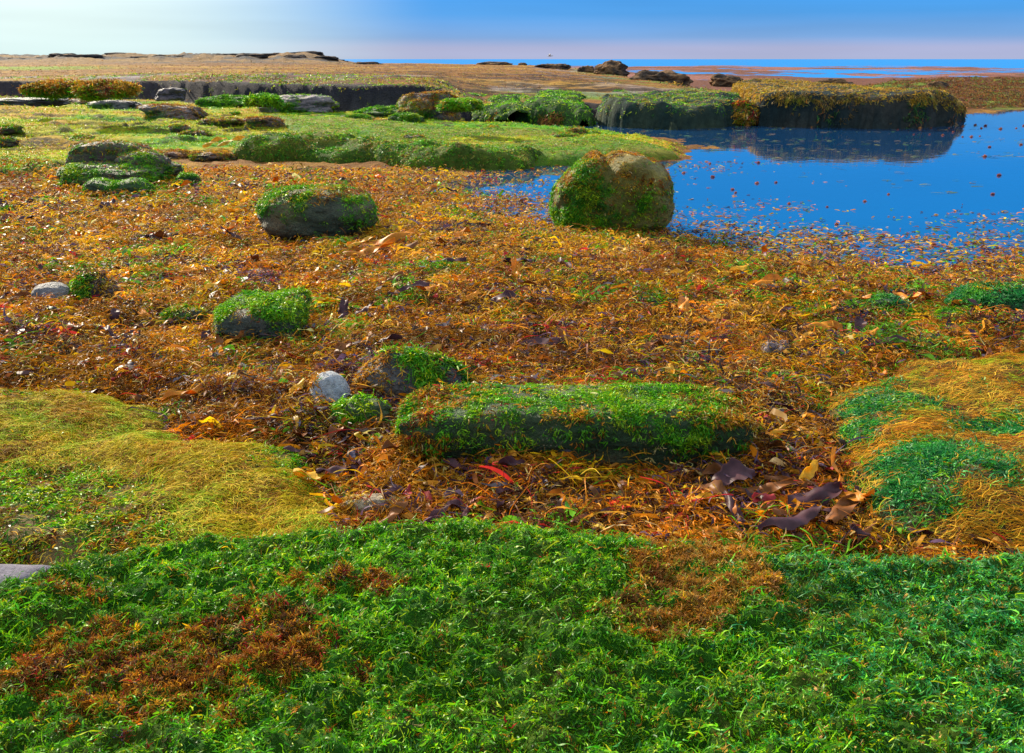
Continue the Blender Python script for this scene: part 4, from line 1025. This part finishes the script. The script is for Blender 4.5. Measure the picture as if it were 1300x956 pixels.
# individually placed big blades (centre px, py, length m, width m, yaw, pitch, roll, colour, label, zoff)
big = [
 (925, 632, .17, .13, .5, .15, .5, 'dark', 'wide dark purple kelp blade folded upward, left of the kelp heap', .07),
 (905, 642, .13, .08, 2.3, .1, -.4, 'brown', 'short brown kelp blade under the wide purple one', .04),
 (935, 668, .22, .05, -1.25, -.3, .3, 'dark', 'narrow dark kelp strap pointing at the foreground ledge', .05),
 (965, 640, .24, .06, -.25, .1, .7, 'brown', 'long brown kelp strap lying across the heap', .04),
 (1030, 658, .21, .10, .05, .05, .6, 'dark', 'broad dark kelp blade with a blue sheen in the middle of the heap', .07),
 (1060, 672, .17, .08, .9, .2, .2, 'brown', 'brown kelp blade at the right end of the heap', .06),
 (1078, 665, .12, .05, -1.0, .3, .6, 'amber', 'translucent amber kelp tip at the right end of the heap', .09),
 (1000, 695, .28, .09, .45, .1, .1, 'dark', 'long grey-purple kelp blade lying behind the foreground ledge', .08),
 (1055, 622, .15, .035, 1.3, .5, .9, 'amber', 'upright amber kelp strap beside the right mound', .08),
 (1022, 625, .12, .06, .6, .4, .9, 'gold', 'golden curled kelp blade at the top of the heap', .07),
 (1000, 628, .20, .035, -.1, .05, .3, 'brown', 'thin brown strap across the top of the kelp heap', .05),
 (965, 652, .10, .06, .4, .1, .4, 'red', 'crimson leafy weed in the middle of the kelp heap', .04),
 (880, 655, .14, .04, .2, .1, .2, 'gold', 'golden strap left of the kelp heap', .04),
 (900, 600, .13, .06, 2.6, .2, .5, 'gold', 'golden brown blade below the long ledge end', .05),
 (795, 627, .09, .07, .1, .2, .1, 'brown', 'squarish reddish-brown blade before the long ledge', .05),
 (545, 585, .20, .06, .9, .3, .5, 'gold', 'golden kelp blade leaning on the left end of the long ledge', .05),
 (152, 415, .13, .09, 1.5, .9, .2, 'dark', 'dark kelp flap standing up like a fin at the left of the bed', .05),
 (172, 425, .12, .07, .2, .1, .2, 'dark', 'dark kelp flap lying beside the fin-like one', .03),
 (162, 437, .18, .07, .1, .05, .1, 'dark', 'flat shiny kelp blade before the fin-like one', .02),
 (262, 435, .09, .06, 1.3, .5, .3, 'dark', 'small dark blade at the lower left of the flat-topped block', .04),
 (232, 438, .18, .05, -.4, .2, .3, 'amber', 'amber kelp strap left of the flat-topped block', .04),
 (437, 463, .11, .09, .6, .5, .2, 'brown', 'glossy red-brown cup-shaped blade behind the pale cobble', .06),
 (440, 408, .16, .10, 1.2, .5, .1, 'dark', 'dark folded kelp blade above the peaked rock', .05),
 (465, 408, .14, .08, .1, .3, .2, 'dark', 'blue-sheened blade beside the dark folded one', .05),
 (520, 385, .30, .10, .05, .1, .3, 'dark', 'long shiny purple-blue kelp blade in the middle of the bed', .04),
 (500, 372, .20, .08, .5, .1, .3, 'brown', 'brown blade just behind the long shiny purple one', .04),
 (640, 392, .22, .08, -.1, .1, .4, 'dark', 'shiny dark blade right of the long purple one', .04),
 (668, 378, .15, .08, 2.9, .3, .4, 'brown', 'rounded red-brown blade arching up in the middle of the bed', .07),
 (485, 322, .60, .12, .08, .1, .4, 'amber', 'long amber kelp fronds heaped right of the domed boulder', .05),
 (470, 335, .45, .12, -.1, .1, .5, 'amber', 'lower amber kelp frond right of the domed boulder', .04),
 (505, 330, .40, .10, .4, .1, .3, 'brown', 'brown kelp frond among the amber ones', .05),
 (1090, 432, .12, .09, .7, .5, .3, 'dark', 'upright dark blue-sheened blade near the right mound', .06),
 (1115, 448, .28, .08, -.1, .05, .2, 'dark', 'flat dark kelp blade lying behind the right mound', .03),
 (1105, 440, .10, .06, .2, .2, .4, 'amber', 'orange blade beside the upright dark one near the right mound', .05),
 (690, 440, .30, .12, .1, .05, .1, 'dark', 'flat dark kelp blade on bare mud, mid bed', .02),
 (995, 408, .20, .06, .2, .05, .2, 'dark', 'dark narrow kelp blade right of mid bed', .03),
 (570, 345, .30, .08, 0, .1, .3, 'dark', 'dark purple blade near the far side of the bed', .03),
 (205, 310, .35, .10, .2, .1, .3, 'dark', 'dark blade in the far left of the bed', .03),
 (140, 272, .22, .14, 1.2, .4, .2, 'dark', 'blue-grey pointed blade below the hollow boulder', .05),
 (300, 192, .7, .12, .1, .1, .5, 'gold', 'yellow kelp fronds heaped at the edge of the green flat', .12),
 (275, 196, .5, .12, .7, .1, .5, 'gold', 'left frond of the yellow kelp heap on the green flat edge', .10),
]
for k_, (u, v_, L, Wd, yaw, pitch, roll, cc, lab, zo) in enumerate(big):
    x, y = place(u, v_, .05)
    zz = max(float(H(np.array(x), np.array(y))), 0)
    hp_ = u > 850 and v_ > 590
    o = kelp_mesh('kelp_blade', L * 1.0, Wd * .9, 700 + k_, KC[cc]); o.location = (x, y, zz + zo * .6 + (.055 if hp_ else (.03 if v_ > 250 else -.02)))
    o.rotation_euler = (roll, -pitch, yaw); tag(o, lab, 'kelp')
for k_ in range(22):
    u = random.gauss(990, 55); v_ = random.gauss(658, 17); x, y = place(u, v_, .05)
    cc = random.choice(['dark', 'brown', 'brown', 'amber', 'dark', 'red', 'gold'])
    o = kelp_mesh('kelp_blade', random.uniform(.07, .15), random.uniform(.018, .045), 850 + k_, tuple(c_ * .8 for c_ in KC[cc]), 14, 1.0)
    o.location = (x, y, float(H(np.array(x), np.array(y))) + random.uniform(.05, .10)); o.rotation_euler = (random.gauss(0, .5), random.gauss(0, .3), random.uniform(0, 6.28))
    tag(o, 'narrow torn kelp strip mixed into the kelp heap beside the right mound', 'kelp', 'torn strips in the kelp heap')
# scattered blades, countable ones
kp = {}
cnt = {'dark': 90, 'brown': 55, 'amber': 50, 'gold': 30, 'red': 30}
labs = {'dark': 'dark purple-brown kelp blade with a blue sheen lying loose in the weed bed', 'brown': 'glossy brown kelp blade lying loose in the weed bed', 'amber': 'orange-amber kelp blade lying loose in the weed bed',
        'gold': 'yellow-gold kelp blade lying loose in the weed bed', 'red': 'small crimson leafy seaweed blade lying loose in the weed bed'}
for cc, nn_ in cnt.items():
    pro = [kelp_mesh('kelp_blade', 1.0, random.uniform(.16, .42), 900 + hash_ + (len(cc) * 31), KC[cc], 14, 1.1, .2, .35) for hash_ in range(5)]
    first = [True] * 5; k_ = 0; tries = 0
    while k_ < nn_ and tries < 6000:
        tries += 1
        u = random.uniform(-40, 1340); v_ = random.uniform(238, 690); x, y = place(u, v_, .05)
        if cc in ('amber', 'gold') and v_ > 420 and random.random() < .7: continue
        xa, ya = np.array([x]), np.array([y])
        if covered(xa, ya)[0] or sdf(POOL, xa, ya)[0] < .1: continue
        i = k_ % 5
        if first[i]: o = pro[i]; first[i] = False
        else: o = pro[i].copy(); col.objects.link(o)
        s = random.uniform(.10, .22) * (.8 + y / 12) * (.6 if cc == 'red' else 1)
        o.location = (x, y, float(H(xa, ya)[0]) + random.uniform(.015, .05)); o.scale = (s, s, s)
        o.rotation_euler = (random.gauss(0, .35), random.gauss(0, .25), random.uniform(0, 6.28))
        tag(o, labs[cc], 'kelp', cc + ' kelp blades loose in the bed'); k_ += 1

# ------------------------------------------------------------------ light and sky
SUN_AZ = math.radians(-40); SUN_EL = math.radians(28)
sd = Vector((math.sin(SUN_AZ) * math.cos(SUN_EL), math.cos(SUN_AZ) * math.cos(SUN_EL), math.sin(SUN_EL)))
sl = bpy.data.lights.new('sun', 'SUN'); sl.energy = 4.4; sl.angle = math.radians(.6); sl.color = (1, .88, .68)
so = bpy.data.objects.new('sun', sl); col.objects.link(so); so.location = (0, 0, 20)
so.rotation_euler = (-sd).to_track_quat('-Z', 'Y').to_euler()

w = bpy.data.worlds.new('World'); scene.world = w; w.use_nodes = True
nt = w.node_tree; N = nt.nodes; L = nt.links; N.clear()
out = N.new('ShaderNodeOutputWorld'); bg = N.new('ShaderNodeBackground'); L.new(bg.outputs[0], out.inputs[0])
sky = N.new('ShaderNodeTexSky'); sky.sky_type = 'NISHITA'; sky.sun_disc = False; sky.sun_elevation = SUN_EL; sky.sun_rotation = SUN_AZ
sky.air_density = 1.0; sky.dust_density = .6; sky.ozone_density = 2.5
EXPO = 1.25
K = 2 / (.12 * 2 ** EXPO)
tc = N.new('ShaderNodeTexCoord'); sx = N.new('ShaderNodeSeparateXYZ'); L.new(tc.outputs['Generated'], sx.inputs[0])
def ramp(stops, fac):
    r = N.new('ShaderNodeValToRGB'); e = r.color_ramp.elements
    e[0].position = stops[0][0]; e[0].color = (*stops[0][1], 1); e[1].position = stops[-1][0]; e[1].color = (*stops[-1][1], 1)
    for p_, c_ in stops[1:-1]:
        q = e.new(p_); q.color = (*c_, 1)
    L.new(fac, r.inputs[0]); return r.outputs[0]
mz = N.new('ShaderNodeMapRange'); mz.inputs['From Min'].default_value = 0; mz.inputs['From Max'].default_value = .5; L.new(sx.outputs['Z'], mz.inputs['Value'])
# clear blue side with a lilac band of haze on the sea horizon; bright side towards the sun
blue = ramp([(0, (.20, .225, .34)), (.022, (.20, .22, .34)), (.044, (.09, .19, .37)), (.09, (.03, .17, .41)), (.2, (.004, .17, .50)), (.5, (.004, .24, .66)), (.72, (.26, .38, .55)), (1, (.56, .63, .74))], mz.outputs[0])  # topmost stops brightened above the view, added as fill for the shadows
brt = ramp([(0, (.30, .41, .42)), (.05, (.35, .45, .455)), (.12, (.40, .49, .49)), (.3, (.46, .5, .5)), (1, (.56, .63, .74))], mz.outputs[0])
dt = N.new('ShaderNodeVectorMath'); dt.operation = 'DOT_PRODUCT'; L.new(tc.outputs['Generated'], dt.inputs[0]); dt.inputs[1].default_value = (-.70, .714, 0)
ma = N.new('ShaderNodeMapRange'); ma.interpolation_type = 'SMOOTHSTEP'; ma.inputs['From Min'].default_value = .76; ma.inputs['From Max'].default_value = .955
L.new(dt.outputs['Value'], ma.inputs['Value'])
cl = N.new('ShaderNodeTexNoise'); cl.inputs['Scale'].default_value = 3; mpp = N.new('ShaderNodeMapping'); mpp.inputs['Scale'].default_value = (1, 1, 14)
L.new(tc.outputs['Generated'], mpp.inputs['Vector']); L.new(mpp.outputs[0], cl.inputs['Vector'])
m1 = N.new('ShaderNodeMix'); m1.data_type = 'RGBA'; L.new(ma.outputs[0], m1.inputs[0]); L.new(blue, m1.inputs[6]); L.new(brt, m1.inputs[7])
mc = N.new('ShaderNodeMapRange'); mc.inputs['From Min'].default_value = .3; mc.inputs['From Max'].default_value = .7; mc.inputs['To Min'].default_value = .93; mc.inputs['To Max'].default_value = 1.07
L.new(cl.outputs['Fac'], mc.inputs['Value'])
sc = N.new('ShaderNodeVectorMath'); sc.operation = 'SCALE'; L.new(m1.outputs[2], sc.inputs[0])
mk_ = N.new('ShaderNodeMath'); mk_.operation = 'MULTIPLY'; mk_.inputs[1].default_value = K; L.new(mc.outputs[0], mk_.inputs[0]); L.new(mk_.outputs[0], sc.inputs['Scale'])
hi = N.new('ShaderNodeMapRange'); hi.inputs['From Min'].default_value = .38; hi.inputs['From Max'].default_value = .6; hi.inputs['To Min'].default_value = .98; hi.inputs['To Max'].default_value = .95
L.new(sx.outputs['Z'], hi.inputs['Value'])
m2 = N.new('ShaderNodeMix'); m2.data_type = 'RGBA'; L.new(hi.outputs[0], m2.inputs[0]); L.new(sky.outputs[0], m2.inputs[6]); L.new(sc.outputs[0], m2.inputs[7])
L.new(m2.outputs[2], bg.inputs['Color']); bg.inputs['Strength'].default_value = .12

scene.view_settings.view_transform = 'Standard'; scene.view_settings.look = 'None'
scene.view_settings.exposure = EXPO; scene.view_settings.gamma = 1
scene.render.resolution_x = 1024; scene.render.resolution_y = 753
